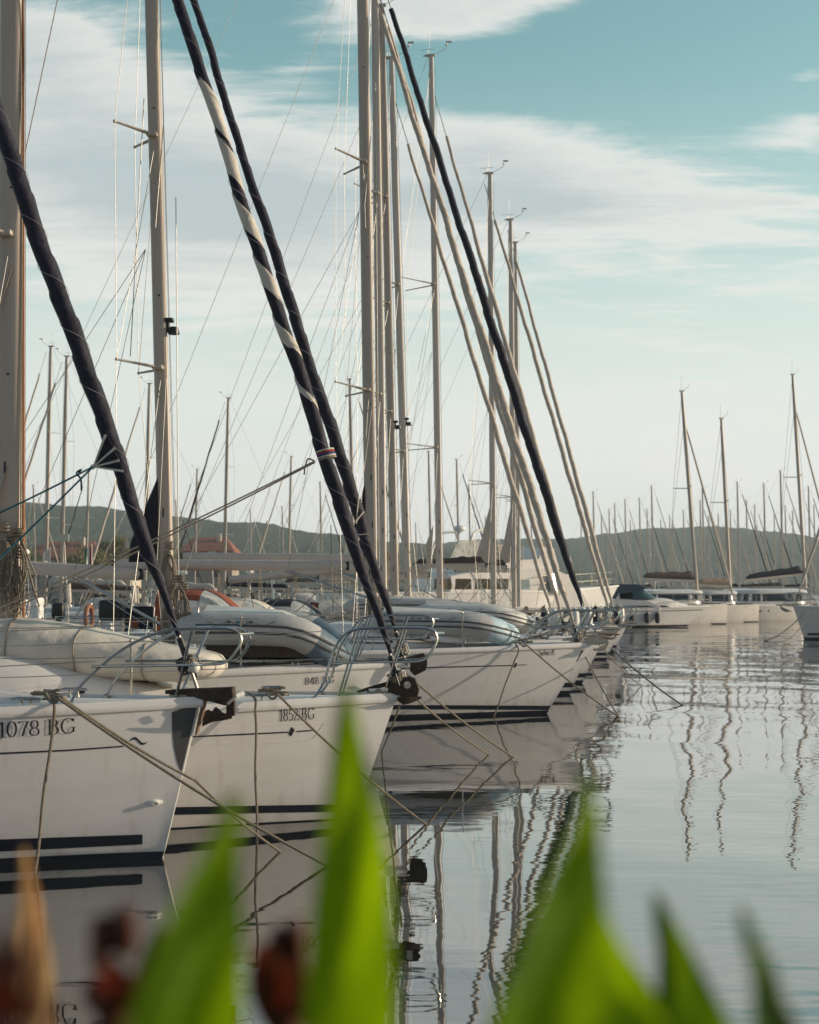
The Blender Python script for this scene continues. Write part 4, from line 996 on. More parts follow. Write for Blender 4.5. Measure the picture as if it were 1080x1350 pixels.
slab(PB, [(781, 800), (796, 776), (810, 770), (834, 770), (847, 775), (833, 780), (806, 783), (800, 800)], -1.25, 1.25, 'canopy', 'blue_canvas', bev=.06)
slab(PB, [(742, 806), (744, 792), (800, 789), (846, 792), (862, 799), (862, 806)], -1.35, 1.35, 'coaming', 'gelcoat', bev=.03)
rl = MB()
for sd in (-1, 1):
    rl.tube([PB.edge(x, sd) + Vector((0, 0, z)) for x, z in ((-.1, .38), (-1, .4), (-2, .38), (-3.4, .32), (-4.2, .05))], .018, 6)
    for x in (-.6, -1.6, -2.6): e = PB.edge(x, sd); rl.tube([e, e + Vector((0, 0, .38))], .014, 6)
rl.build('bow_rail', 'steel', PB.root)
def fender(w, r, h, m, label, grp):
    mb = MB(); mb.lathe(w, [(.02, h / 2 + .06), (r * .4, h / 2 + .03), (r * .85, h / 2 - .05), (r, h / 2 - .14), (r, -h / 2 + .14), (r * .85, -h / 2 + .05), (r * .35, -h / 2), (0, -h / 2 - .01)], 14); mb.tube([Vector(w) + Vector((0, 0, h / 2)), Vector(w) + Vector((0, .12, h / 2 + .5))], .012, 5)
    return tag(mb.build('fender', m), label, 'fender', grp)
for px, lab in ((832, 'leftmost black fender on the sports cruiser'), (851.5, 'middle black fender on the sports cruiser'), (865, 'rightmost black fender on the sports cruiser')):
    t, h = PB.inv(px, 814, .4, .5); w = PB.world(PB.surf(t, h, .16)); fender(w, .15, .62 if px > 840 else .5, 'rubber', lab, 'black fenders on the sports cruiser')

def catamaran(label, stem, d, cab, mast, boomp, cover, stay=None, L=12.5, dark=False):
    w = P(stem[0], stem[1], d); b = Boat('catamaran', label, 'catamaran', stem, d, -12, L, 1.7, .06, drop=.12, um=.35, p=1.5, kb=.2)
    for yo in (0, 5.6):
        mb = MB(); hs = [-.3, -.1, 0, .15, .4, .7, .9, 1.0]; rings = []
        for i in range(31):
            t = (i / 30) ** 1.4; rings.append([b.surf(t, h, 0, -1) + Vector((0, yo, 0)) for h in reversed(hs)] + [b.surf(t, h, 0, 1) + Vector((0, yo, 0)) for h in hs])
        mb.loft(rings, True); hl = mb.build('hull', 'gelcoat_cream', b.root, 45); b.h = hl
        wn = MB(); wn.sheet([[b.surf(t, .72, .004) + Vector((0, yo, 0)) for t in (.3, .36, .42)], [b.surf(t, .60, .004) + Vector((0, yo, 0)) for t in (.3, .36, .42)]]); wn.build('window', 'glass_dark', hl)
        a_ = MB()
        for sd in (-1, 1): a_.sheet([[b.surf(t, -.2, .004, sd) + Vector((0, yo, 0)) for t in (0.001, .1, .3, .6, 1)], [b.surf(t, .05, .004, sd) + Vector((0, yo, 0)) for t in (0.001, .1, .3, .6, 1)]])
        a_.build('antifouling', 'navy_band', hl)
    z = b.fb
    mb = MB(); mb.box((-L * .58, 2.8, z - .25), (L * .72, 5.4, .5), bev=.1); mb.build('bridge_deck', 'deck', b.root)
    tr = MB(); tr.sheet([[(-.8, y, z - .05), (-L * .24, y, z - .05)] for y in (.4, 1.5, 2.8, 4, 5.2)]); tr.tube([(-.5, 0, z - .02), (-.5, 5.6, z - .02)], .07, 8); tr.build('trampoline', 'guard', b.root)
    x0, x1 = b.loc(cab[0], 0).x, b.loc(cab[1], 0).x; zt = b.loc(cab[1], cab[2]).z
    rr = lambda zz, gx, gy: [Vector((lerp(x0, x1, .5) + (x1 - x0) / 2 * gx * math.copysign(abs(math.cos(k * math.pi / 14)) ** .45, math.cos(k * math.pi / 14)), 2.8 + 2.5 * gy * math.copysign(abs(math.sin(k * math.pi / 14)) ** .45, math.sin(k * math.pi / 14)), zz)) for k in range(28)]
    hw = zt - z
    mb = MB(); mb.loft([rr(z - .02, .98, .98), rr(z + hw * .22, .96, .97), rr(z + hw * .24, .93, .95), rr(z + hw * .68, .90, .92)]); mb.build('saloon_window', 'glass_dark', b.root)
    mb = MB(); mb.loft([rr(z + hw * .66, 1.0, 1.0), rr(z + hw * .74, 1.04, 1.04), rr(z + hw * .92, 1.0, .98), rr(zt, .8, .75)]); mb.loft([rr(z, .99, .99), rr(z + hw * .2, .975, .98)]); mb.build('coachroof', 'gelcoat', b.root)
    pl = MB()
    for k in range(0, 28, 2):
        p0 = rr(z + hw * .2, .975, .98)[k]; p1 = rr(z + hw * .7, .94, .955)[k]; pl.tube([p0, p1], .09 if k % 4 else .14, 6)
    pl.build('pillar', 'gelcoat', b.root)
    rl = MB()
    for yo, sd in ((-.4, -1), (6.0, 1)):
        for hz in (.3, .6): rl.tube([(x, yo, z + hz) for x in (-.4, -2, -4, -6, -8, -L + .4)], .014, 5)
        for x in (-.4, -2, -4, -6, -8, -L + .4): rl.tube([(x, yo, z), (x, yo, z + .6)], .016, 6)
    rl.build('guard_rail', 'steel', b.root)
    yc = 2.8; a = b.loc(mast[0], mast[1], yc); t = b.loc(mast[2], mast[3], yc); mb = MB(); mb.tube([a, a.lerp(t, .8), t], [.13, .125, .09], 12); mm = mb.build('mast', 'mast_paint', b.root)
    sp = MB(); c = a.lerp(t, .52)
    sp.tube([c + Vector((-.5, -1.5, .1)), c, c + Vector((-.5, 1.5, .1))], .035, 6); sp.build('spreader', 'galv', mm)
    gh = MB(); gh.box(t + Vector((0, 0, .03)), (.35, .1, .08)); gh.tube([t, t + Vector((.5, 0, .35)), t + Vector((.5, 0, .6))], .015, 5); gh.tube([t + Vector((-.05, 0, 0)), t + Vector((-.05, 0, 1.1))], .01, 5); gh.build('masthead_gear', 'galv', mm)
    w_ = MB(); ff = stay
    w_.tube([Vector((a.x - 1.0, 0.2, z + .1)), c + Vector((-.5, -1.5, .1)), t], .012, 5); w_.tube([Vector((a.x - 1.0, 5.4, z + .1)), c + Vector((-.5, 1.5, .1)), t], .012, 5); w_.tube([Vector((a.x - 1.4, 0.1, z + .1)), a.lerp(t, .85)], .012, 5); w_.tube([Vector((a.x - 1.4, 5.5, z + .1)), a.lerp(t, .85)], .012, 5); w_.build('shrouds', 'wire', b.root)
    if stay:
        fs = MB(); p = b.loc(stay[0], stay[1], yc); fs.tube([p, p.lerp(a.lerp(t, .86), .1), p.lerp(a.lerp(t, .86), .9), a.lerp(t, .86)], [.04, .085, .06, .03], 10); fs.build('furled_genoa', 'beige_sail', b.root)
    q0, q1 = b.loc(boomp[0], boomp[1], yc), b.loc(boomp[2], boomp[3], yc)
    bo = MB(); bo.tube([q0, q1], .12, 10); bo = bo.build('boom', 'mast_light', b.root)
    cvr = MB(); rings = []
    for i in range(17):
        f = i / 16; c = q0.lerp(q1, lerp(.0, .98, f)); hh = lerp(.62, .38, f) * (1 + .06 * math.sin(f * 19)) * (.45 if i in (0, 16) else 1)
        rings.append([c + Vector((0, .22 * math.cos(k * math.pi / 6), .05 + hh / 2 + hh / 2 * math.sin(k * math.pi / 6))) for k in range(12)])
    cvr.loft(rings); cvr.build('sail_cover', cover, bo, 60)
    return b
catamaran('catamaran with brown boom cover beside the sports cruiser', (959, 796), 95, (936, 846, 777), (919, 782, 899, 516), (915, 766, 848, 763), 'brown_cover', (968, 790))
catamaran('catamaran with tan boom cover, middle one of the three', (1001, 796.5), 101, (980, 926, 778), (963, 782, 951, 552), (960, 773, 921, 771), 'tan_cover', None)
catamaran('catamaran with black boom cover at the right edge', (1072, 797), 106, (1074, 984, 776), (1062, 775, 1045, 494), (1057, 757, 983, 765), 'navy', (1115, 790), L=13)

RB = Boat('sailing_yacht', 'yacht at the right edge facing left, its bow and bare forestay in view', 'yacht', (1046, 799), 64, 176, 11, 3.6, .5)
RB.hull('gelcoat_cream'); RB.pulpit(base=-1.0, up=-.4, front=.36, H=.6, Hm=.3, leg=(-.2, .05), r=.018); yacht_common(RB, [-2.2, -4, -5.8, -7.6]); RB.anchor('galv', -.42, .4, .06, 1.3)
RB.cabin(-2.2, -7.2, .45, .62); RB.cockpit(-7.3, 'navy'); RB.band('antifouling', 0, 1, -.25, .1, 'navy_band'); RB.band('waterline_stripe', .02, 1, .2, .3, 'navy_band')
RB.mast((1182, 800), (1195, 340), .19, .12, spr=[(640, .9, .4), (500, .7, .4)]); RB.genoa((1053, 783), ((1053, 783), (1080, 700)), 380, [(0, .03), (.06, .06), (.3, .08), (1, .05)], 'beige_sail', thread=False)

# ================================================================== distant sailing boats: three prototypes, copied
def far_proto(cover, dodger, hullm='gelcoat', gen='beige_sail', rich=False):
    b = Boat('sailing_yacht', 'x', 'yacht', (540, 0), 100, 0, 11, 3.6, .55, fb=1.25)
    b.hull(hullm); b.cabin(-2.4, -7.2, .45, .62, hatch=False); b.cockpit(-7.3, dodger)
    b.band('antifouling', 0, 1, -.25, .07, 'navy_band'); b.band('waterline_stripe', .01, 1, .14, .23, 'navy_band')
    b.pulpit(r=.02); b.stanchions([-2.4, -4.4, -6.4, -8.4])
    px = lambda x, z: b.pix((x, 0, z))
    m0, m1 = px(-4.5, 1.6), px(-4.8, 15.0); row = [px(0, z)[1] for z in (6.2, 10.6)]
    b.mast(m0, m1, .19, .13, m='mast_paint', spr=[(y, .95, .3) for y in row]); b.boom(px(-4.65, 2.75), px(-8.9, 2.65), .09, cover=cover, ch=.4)
    ln = (px(-.55, 2.0), px(-4.4, 14.2)); b.genoa(px(-.5, 1.75), ln, px(0, 13.6)[1], [(0, .03), (.06, .06), (.3, .08), (1, .045)], gen, thread=False)
    if rich:
        ob = MB(); ob.box((-10.9, 1.0, 1.9), (.3, .25, .4), bev=.06); ob.box((-10.9, 1.0, 1.45), (.12, .12, .6), bev=.03); ob.build('outboard_motor', 'black', b.root)
        lb = MB(); lb.tube([(-10.95, -.9 + .26 * math.cos(k * math.pi / 8), 1.55 + .26 * math.sin(k * math.pi / 8)) for k in range(16)], .06, 8, closed=True); lb.build('lifebuoy', 'white_plastic', b.root)
        rd = MB(); rd.tube([(-10.7, -1.2, 1.2), (-10.7, -1.2, 3.6)], .035, 8); rd.lathe((-10.7, -1.2, 3.6), [(0, 0), (.25, .02), (.27, .1), (.2, .2), (0, .22)], 14); rd.build('radar_pole', 'white_plastic', b.root)
        fd = MB()
        for x in (-3.2, -5.2, -7.4, -9.0):
            for sd in (-1, 1): e = b.edge(x, sd); fd.lathe((e.x, e.y + sd * .16, .75), [(0, .34), (.10, .3), (.13, .18), (.13, -.18), (.10, -.3), (0, -.34)], 10)
        fd.build('fender', 'white_plastic', b.root)
        rc = MB()
        for k in range(9): x = rnd.uniform(-10, -6); rc.tube(sag((x, rnd.uniform(-1.3, 1.3), 1.5), (x + rnd.uniform(-1.5, 1.5), rnd.uniform(-1.3, 1.3), rnd.uniform(1.9, 3.2)), .1, 8), .018, 5)
        rc.build('loose_line', 'rope_pale', b.root)
    return b
FG = 'distant sailing boats across the marina'
protos = [far_proto('brown_cover', 'cream_cover', rich=True), far_proto('navy', 'blue_canvas', gen='navy', rich=True), far_proto('white_sail', 'white_sail', hullm='gelcoat_cream', rich=True)]
used = [False] * 3
def far(px, ty, d, yaw, kind, label):
    ztop = HC + (HY - ty) * d / F; s = ztop / 15.0
    pb = protos[kind]
    if not used[kind]: o = pb.root; used[kind] = True
    else: o = copy_tree(pb.root)
    s = max(.5, s); mx = -4.8 * s; y = R(-yaw)
    o.location = ((px - CX) / F * d - mx * math.cos(y), d - mx * math.sin(y), 0); o.rotation_euler = (0, 0, y); o.scale = (s, s, s)
    tag(o, label, 'yacht', FG); return o
FL = [
 (67, 457, 66, 186, 2, 'taller left one of two bare masts close together at the left edge'),
 (88, 470, 60, 178, 0, 'right of two bare masts close together at the left edge'),
 (117, 622, 88, 188, 1, 'short mast just behind the blue rope fan on the left'),
 (197, 506, 74, 184, 2, 'mast standing just left of the mast with the black deck lamp'),
 (260, 619, 92, 176, 0, 'short mast in front of the dark roofed house'),
 (301, 525, 80, 186, 1, 'tall thin mast midway between the lamp mast and the spiral headsail'),
 (384, 602, 96, 170, 2, 'mast just above the long white booms, left of the spiral headsail'),
 (372, 668, 150, 10, 0, 'small mast touching the left side of a taller one over the booms'),
 (422, 636, 122, 5, 1, 'small mast between the spiral headsail and its dark neighbour'),
 (461, 500, 86, 4, 0, 'mast crossed by the spreader of the Sylva K mast'),
 (44, 640, 128, 4, 0, 'small mast at the left edge in front of the hill'),
 (565, 595, 118, 4, 2, 'mast just left of the lone mast top, seen behind the rigging'),
 (602, 606, 124, 3, 1, 'mast in the gap right of the lone mast'),
 (618, 640, 150, 4, 0, 'lower of two masts in the gap right of the lone mast'),
 (782, 649, 172, 4, 2, 'mast rising at the foot of the last furled headsails'),
 (803, 672, 190, 4, 1, 'short mast right of the last furled headsails'),
 (824, 659, 178, 6, 0, 'tilted mast left of the sports cruiser canopy'),
 (843, 657, 185, 5, 2, 'left of three masts close together above the sports cruiser'),
 (853, 671, 205, 4, 1, 'middle and shortest of three masts close together above the sports cruiser'),
 (859, 641, 160, 8, 0, 'tallest, tilted one of three masts close together above the sports cruiser'),
 (901, 673, 195, 4, 2, 'short mast just left of the brown cover catamaran mast'),
 (912, 674, 215, 4, 0, 'short mast just right of the brown cover catamaran mast'),
 (923, 660, 188, 3, 1, 'left of a pair of masts between the brown and tan covers'),
 (926, 645, 165, 4, 2, 'right and taller of a pair of masts between the brown and tan covers'),
 (963, 673, 205, 4, 0, 'short mast just right of the tan cover catamaran mast'),
 (972, 636, 160, 4, 1, 'tall mast right of the tan cover catamaran with a dark headsail'),
 (984, 660, 182, 5, 2, 'pale mast behind the left end of the black boom cover'),
 (1007, 638, 168, 4, 1, 'mast above the middle of the black boom cover'),
 (1029, 621, 148, 4, 0, 'tallest far mast left of the catamaran with black cover'),
 (1045, 674, 200, 4, 2, 'short mast behind the black boom cover near its mast'),
 (1056, 649, 180, 3, 0, 'mast close against the mast of the catamaran with black cover'),
 (1066, 642, 172, 4, 1, 'far right mast at the edge of the photo'),
 (700, 668, 200, 4, 0, 'faint mast behind the beige furled headsails'),
 (330, 672, 160, 6, 2, 'faint short mast left of centre in front of the hill'),
 (232, 660, 140, 6, 1, 'faint short mast just right of the lamp mast'),
]
for px, ty, d, yaw, k, lab in FL: far(px, ty, d, yaw, k, 'far yacht, ' + lab)
q_ = random.Random(21)
for px in (768, 790, 812, 833, 868, 880, 890, 934, 946, 958, 992, 1000, 1018, 1038, 1076, 640, 655, 590, 548):
    if px < 760: continue
    o = far(px + q_.uniform(-3, 3), q_.uniform(664, 694), q_.uniform(195, 235), q_.uniform(2, 7), q_.randrange(3), 'faint thin masted yacht lost in the forest of masts in front of the right hill')
    tag(o, group='faint yachts in front of the right hill')
for px, lab in ((640, 'faint far yacht with a thin mast glimpsed right of the lone tall mast'), (548, 'faint far yacht with a thin mast glimpsed left of the lone tall mast')):
    far(px, q_.uniform(668, 690), 205, 4, q_.randrange(3), lab)
# cockpits crowding the left background
for px, d, yaw, k, lab in ((-30, 47, 184, 1, 'yacht with a crowded cockpit at the left edge behind the nearest mast'), (105, 50, 180, 2, 'yacht with white canopy among the clutter left of the big navy headsail'), (215, 54, 183, 0, 'yacht with cream canopy in the clutter behind the lamp mast')):
    far(px - 400, HY - (15 - HC) / d * F, d, yaw, k, lab)
def flag(x, y, d, w, h, mats, label):
    o = P(x, y, d); mb = MB(); k = F / d
    mb.tube([o + Vector((0, 0, -h / k * 1.4)), o + Vector((0, 0, .1))], .02, 6, mi=0); n = len(mats)
    for s_ in range(n):
        g = [[o + Vector((-(s_ + u) / n * w / k + 0.0, .12 * math.sin((s_ + u) * 2.0) * v, -v * h / k - .12 * (s_ + u) / n)) for u in (0, .33, .66, 1)] for v in (0, .25, .5, .75, 1)]
        mb.sheet(g, mi=s_ + 1)
    return tag(mb.build('flag', ['mast_light'] + mats), label, 'flag')
flag(121, 720, 58, 9, 24, ['flag_red', 'flag_white', 'flag_green'], 'limp red, white and green flag hanging above the booms on the left')
flag(66, 724, 60, 9, 14, ['flag_white', 'flag_white'], 'small limp white flag at the foot of the paired masts')

# ================================================================== shore: houses, trees, hills, water, quay
def house(name, label, x0, x1, yb, yr, d, depth, roofm, wins, wallm='stone', ridge=.5):
    a, b = P(x0, yb, d), P(x1, yb, d); zr = P(0, yr, d).z; ze = a.z
    o = empty(name, (a.x, d, 0), 0, label, 'house'); W = b.x - a.x
    mb = MB(); mb.box((W / 2, depth / 2, ze / 2), (W, depth, ze)); wl_ = mb.build('wall', wallm, o)
    rf = MB(); e = .5
    rf.loft([[(-e, -e, ze), (W + e, -e, ze), (W + e, depth + e, ze), (-e, depth + e, ze)], [(-e, -e, ze + .25), (W + e, -e, ze + .25), (W + e, depth + e, ze + .25), (-e, depth + e, ze + .25)], [(W * .18, depth * .48, zr), (W * .82, depth * .48, zr), (W * .82, depth * .52, zr), (W * .18, depth * .52, zr)]])
    r_ = rf.build('roof', roofm, o); ch = MB(); ch.box((W * .7, depth * .35, zr - .2), (.9, .9, 1.8), bev=.05); ch.build('chimney', 'plaster', r_)
    for (u, z, w, h) in wins:
        wn = MB(); wn.box((u * W, -.02, z), (w, .08, h)); wn.build('window', 'glass_dark', o)
    return o
house('house', 'long house with terracotta roof at the left behind the masts', 30, 131, 737, 712, 262, 14, 'roof_tile', [(.15, 5.5, 1, 1.4), (.35, 5.5, 1, 1.4), (.6, 5.5, 1, 1.4), (.82, 5.5, 1, 1.4)])
house('house', 'small pale stone house right of the terracotta roof', 134, 172, 727, 718, 250, 10, 'roof_tile', [(.35, 6.5, 1.2, 1.7), (.75, 6.5, 1.2, 1.7)], 'plaster')
house('house', 'dark stone house behind the mast with the black lamp', 238, 306, 728, 707, 300, 12, 'roof_tile', [(.3, 6, 1, 1.5), (.7, 6, 1, 1.5)])
def tree(x, y, d, h, r, m, label, seed):
    q = random.Random(seed); c = P(x, y, d); o = empty('tree', (c.x, d, 1.0), 0, label, 'tree', 'trees on the shore')
    zt = c.z - 1.0; tk = MB(); tk.tube([(0, 0, 0), (.1, 0, zt * .35), (.0, .1, zt * .8)], [.35, .25, .08], 8)
    for k in range(6): a = q.random() * 6.3; tk.tube([(0, 0, zt * .35), (r * .5 * math.cos(a), r * .5 * math.sin(a), zt * q.uniform(.55, .8))], [.15, .04], 6)
    tk.build('trunk', 'bark', o); mb = MB(); cl = []
    for k in range(26):
        a = q.random() * 6.3; rr = r * q.random() ** .6; zz = zt - h * .5 + h * .5 * q.uniform(-1, 1) * math.sqrt(max(0, 1 - (rr / r) ** 2)); cl.append((rr * math.cos(a), rr * math.sin(a), zz))
    for cx, cy, cz in cl:
        for k in range(90):
            p = Vector((q.gauss(0, 1), q.gauss(0, 1), q.gauss(0, .8))) * r * .16 + Vector((cx, cy, cz)); s_ = q.uniform(.12, .3)
            u = Vector((q.gauss(0, 1), q.gauss(0, 1), q.gauss(0, 1))).normalized() * s_; v = u.orthogonal().normalized() * s_ * .6
            mb.add([p - u, p + v, p + u, p - v], [[0, 1, 2, 3]])
    mb.build('crown', m, o)
tree(160, 708, 246, 5, 3.6, 'foliage_olive', 'olive green tree behind the pale stone house', 3)
tree(118, 724, 235, 4, 3.2, 'foliage_olive', 'low olive bush between the terracotta house and the pale one', 4)
tree(20, 716, 240, 6, 4, 'foliage', 'dark tree at the left edge beside the terracotta house', 5)
tree(205, 716, 270, 6, 4.5, 'foliage', 'dark tree between the pale house and the dark stone house', 6)

from mathutils import noise
def hill(name, d, pts, front, back, seed):
    xs0, xs1 = pts[0][0], pts[-1][0]; nx, ny = 420, 64; mb = MB(); g = []
    for i in range(nx + 1):
        px = lerp(xs0, xs1, i / nx)
        for k in range(len(pts) - 1):
            if px <= pts[k + 1][0] + 1e-6: break
        y = lerp(pts[k][1], pts[k + 1][1], sm((px - pts[k][0]) / (pts[k + 1][0] - pts[k][0]))); zr = P(0, y, d).z; X = (px - CX) / F * d; row = []
        for j in range(ny + 1):
            f = j / ny * 2 - 1; Y = d + (front if f < 0 else back) * (f if f < 0 else f)
            s_ = (1 - abs(f)) ; prof = sm(s_) ** .75
            n = noise.noise(Vector((X * .006, Y * .006, seed))) * .10 * (1 - prof) + noise.noise(Vector((X * .02, Y * .02, seed + 4))) * .03
            bmp = (noise.noise(Vector((X * .11, Y * .11, seed + 9))) * 1.5 + noise.noise(Vector((X * .3, Y * .3, seed))) * .9) * min(1, s_ * 4)
            row.append(Vector((X * (Y / d) ** .25, Y, max(.2, zr * (prof + n * prof ** .3)) + bmp)))
        g.append(row)
    mb.sheet(g); o = mb.build(name, 'hill_wood', None, 180); tag(o, kind='structure'); return o
mat('hill_wood', (.048, .062, .042), .95, spec=.1, col2=(.014, .022, .012), nscale=.06, bump=1.0, bscale=.22)
MATS['hill_wood'].node_tree.nodes['Bump'].inputs['Distance'].default_value = 6
hill('hill', 1250, [(-700, 700), (-400, 660), (-150, 652), (30, 664), (130, 672), (230, 684), (330, 692), (440, 706), (520, 717), (620, 728), (760, 752), (860, 776), (960, 790)], 650, 500, 1.0)
hill('hill', 1700, [(250, 790), (400, 752), (500, 728), (560, 719), (640, 713), (745, 712), (800, 705), (860, 699), (925, 697), (985, 703), (1080, 720), (1200, 738), (1350, 752), (1600, 785)], 800, 500, 5.0)

# water: one sheet to beyond the hills
m = bpy.data.materials.new('water'); m.use_nodes = True; MATS['water'] = m
nt = m.node_tree; nd = nt.nodes; lk = nt.links; b = nd['Principled BSDF']
b.inputs['Base Color'].default_value = (.008, .010, .010, 1); b.inputs['Roughness'].default_value = .012; b.inputs['IOR'].default_value = 1.5
geo = nd.new('ShaderNodeNewGeometry')
def nz(scale, sx, sy, rot, detail, seed):
    mp = nd.new('ShaderNodeMapping'); mp.inputs['Scale'].default_value = (sx, sy, 1); mp.inputs['Rotation'].default_value = (0, 0, R(rot)); mp.inputs['Location'].default_value = (seed, seed * 2, seed)
    n = nd.new('ShaderNodeTexNoise'); n.inputs['Scale'].default_value = scale; n.inputs['Detail'].default_value = detail; n.inputs['Roughness'].default_value = .5
    lk.new(geo.outputs['Position'], mp.inputs['Vector']); lk.new(mp.outputs[0], n.inputs['Vector']); return n
def math_(op, a, b_=None, c=None):
    n = nd.new('ShaderNodeMath'); n.operation = op
    for i, v in enumerate((a, b_, c)):
        if v is None: continue
        if isinstance(v, (int, float)): n.inputs[i].default_value = v
        else: lk.new(v, n.inputs[i])
    return n.outputs[0]
n1 = nz(.62, 1, .6, 10, 1, 3.1); n2 = nz(2.4, .42, 1.25, 4, 2, 7.7); n4 = nz(6.5, .35, 1.3, -3, 2, 5.2); n3 = nz(.12, 1, 1, 0, 2, 1.3)
patch = nd.new('ShaderNodeMapRange'); patch.inputs['From Min'].default_value = .36; patch.inputs['From Max'].default_value = .66; patch.inputs['To Min'].default_value = .35; patch.inputs['To Max'].default_value = 1.0
lk.new(n3.outputs['Fac'], patch.inputs['Value'])
sep = nd.new('ShaderNodeSeparateXYZ'); lk.new(geo.outputs['Position'], sep.inputs[0])
lee = nd.new('ShaderNodeMapRange'); lee.inputs['From Min'].default_value = -1.5; lee.inputs['From Max'].default_value = 2.5; lee.inputs['To Min'].default_value = .22; lee.inputs['To Max'].default_value = 1.0; lee.interpolation_type = 'SMOOTHSTEP'
lk.new(math_('SUBTRACT', sep.outputs['X'], math_('MULTIPLY', sep.outputs['Y'], .115)), lee.inputs['Value'])
hgt = math_('ADD', math_('ADD', math_('MULTIPLY', n1.outputs['Fac'], .100), math_('MULTIPLY', n2.outputs['Fac'], .009)), math_('MULTIPLY', n4.outputs['Fac'], .0014))
hgt = math_('MULTIPLY', hgt, math_('MULTIPLY', patch.outputs[0], lee.outputs[0]))
bp = nd.new('ShaderNodeBump'); bp.inputs['Strength'].default_value = 1; bp.inputs['Distance'].default_value = 1.0
lk.new(hgt, bp.inputs['Height']); lk.new(bp.outputs[0], b.inputs['Normal'])
gl = nd.new('ShaderNodeBsdfGlossy'); gl.inputs['Roughness'].default_value = .012; gl.inputs['Color'].default_value = (.95, .95, .95, 1); lk.new(bp.outputs[0], gl.inputs['Normal'])
ms = nd.new('ShaderNodeMixShader'); ms.inputs[0].default_value = .27; lk.new(b.outputs[0], ms.inputs[1]); lk.new(gl.outputs[0], ms.inputs[2]); lk.new(ms.outputs[0], nd['Material Output'].inputs['Surface'])
WATER_BUMP = bp
mb = MB(); mb.add([(-1350, -20, 0), (1350, -20, 0), (1350, 2350, 0), (-1350, 2350, 0)], [[0, 1, 2, 3]]); o = mb.build('water', 'water'); tag(o, kind='structure')
# shore
mb = MB(); mb.loft([[(-1300, 225, z), (-22, 232, z), (-14, 300, z), (40, 345, z), (300, 360, z), (1300, 380, z), (1300, 2300, z), (-1300, 2300, z)] for z in (-.5, 1.0)]); o = mb.build('shore', 'soil'); tag(o, kind='structure')
# stone quay where the row is moored stern-to, and the quay the photographer stands on
mb = MB(); mb.box((-19, 25, .1), (7, 46, 1.8), bev=.06); o = mb.build('pier', 'concrete'); tag(o, kind='structure')
mb = MB(); mb.box((0, -7.2, .0), (60, 17.6, 1.4), bev=.05); o = mb.build('quay', 'concrete'); tag(o, kind='structure')
mb = MB(); g = []
for i in range(61):
    x = lerp(-3, 3, i / 60); g.append([Vector((x, y, .70 + z + .015 * noise.noise(Vector((x * 9, y * 9, 0))))) for y, z in ((.35, 0), (.45, .06), (.75, .09), (1.05, .08), (1.35, .05), (1.45, 0))])
mb.sheet(g); o = mb.build('flower_bed', 'soil'); tag(o, kind='structure')

# ================================================================== plants on the quay edge, close to the lens
def leafmat(name, c0, c1, trans=.66):
    m = bpy.data.materials.new(name); m.use_nodes = True; MATS[name] = m; nt = m.node_tree; nd = nt.nodes; lk = nt.links
    b = nd['Principled BSDF']; b.inputs['Roughness'].default_value = .55; b.inputs['Specular IOR Level'].default_value = .25
    tc = nd.new('ShaderNodeTexCoord'); mp = nd.new('ShaderNodeMapping'); mp.inputs['Scale'].default_value = (60, 60, 1.2); n = nd.new('ShaderNodeTexNoise'); n.inputs['Scale'].default_value = 1.0; n.inputs['Detail'].default_value = 3
    lk.new(tc.outputs['Object'], mp.inputs[0]); lk.new(mp.outputs[0], n.inputs['Vector'])
    r = nd.new('ShaderNodeValToRGB'); r.color_ramp.elements[0].color = (*c0, 1); r.color_ramp.elements[1].color = (*c1, 1); r.color_ramp.elements[0].position = .3; r.color_ramp.elements[1].position = .7
    lk.new(n.outputs['Fac'], r.inputs[0]); lk.new(r.outputs[0], b.inputs['Base Color'])
    t = nd.new('ShaderNodeBsdfTranslucent'); hs = nd.new('ShaderNodeHueSaturation'); hs.inputs['Hue'].default_value = .475; hs.inputs['Saturation'].default_value = 1.1; hs.inputs['Value'].default_value = 1.9
    lk.new(r.outputs[0], hs.inputs['Color']); lk.new(hs.outputs[0], t.inputs['Color'])
    mx = nd.new('ShaderNodeMixShader'); mx.inputs[0].default_value = trans; lk.new(b.outputs[0], mx.inputs[1]); lk.new(t.outputs[0], mx.inputs[2]); lk.new(mx.outputs[0], nd['Material Output'].inputs[0])
leafmat('leaf_green', (.06, .135, .003), (.12, .22, .006)); leafmat('leaf_dark', (.03, .085, .006), (.065, .13, .010), .5); leafmat('leaf_dry', (.36, .22, .08), (.55, .36, .16), .45); leafmat('leaf_bronze', (.05, .016, .010), (.17, .055, .022), .3)
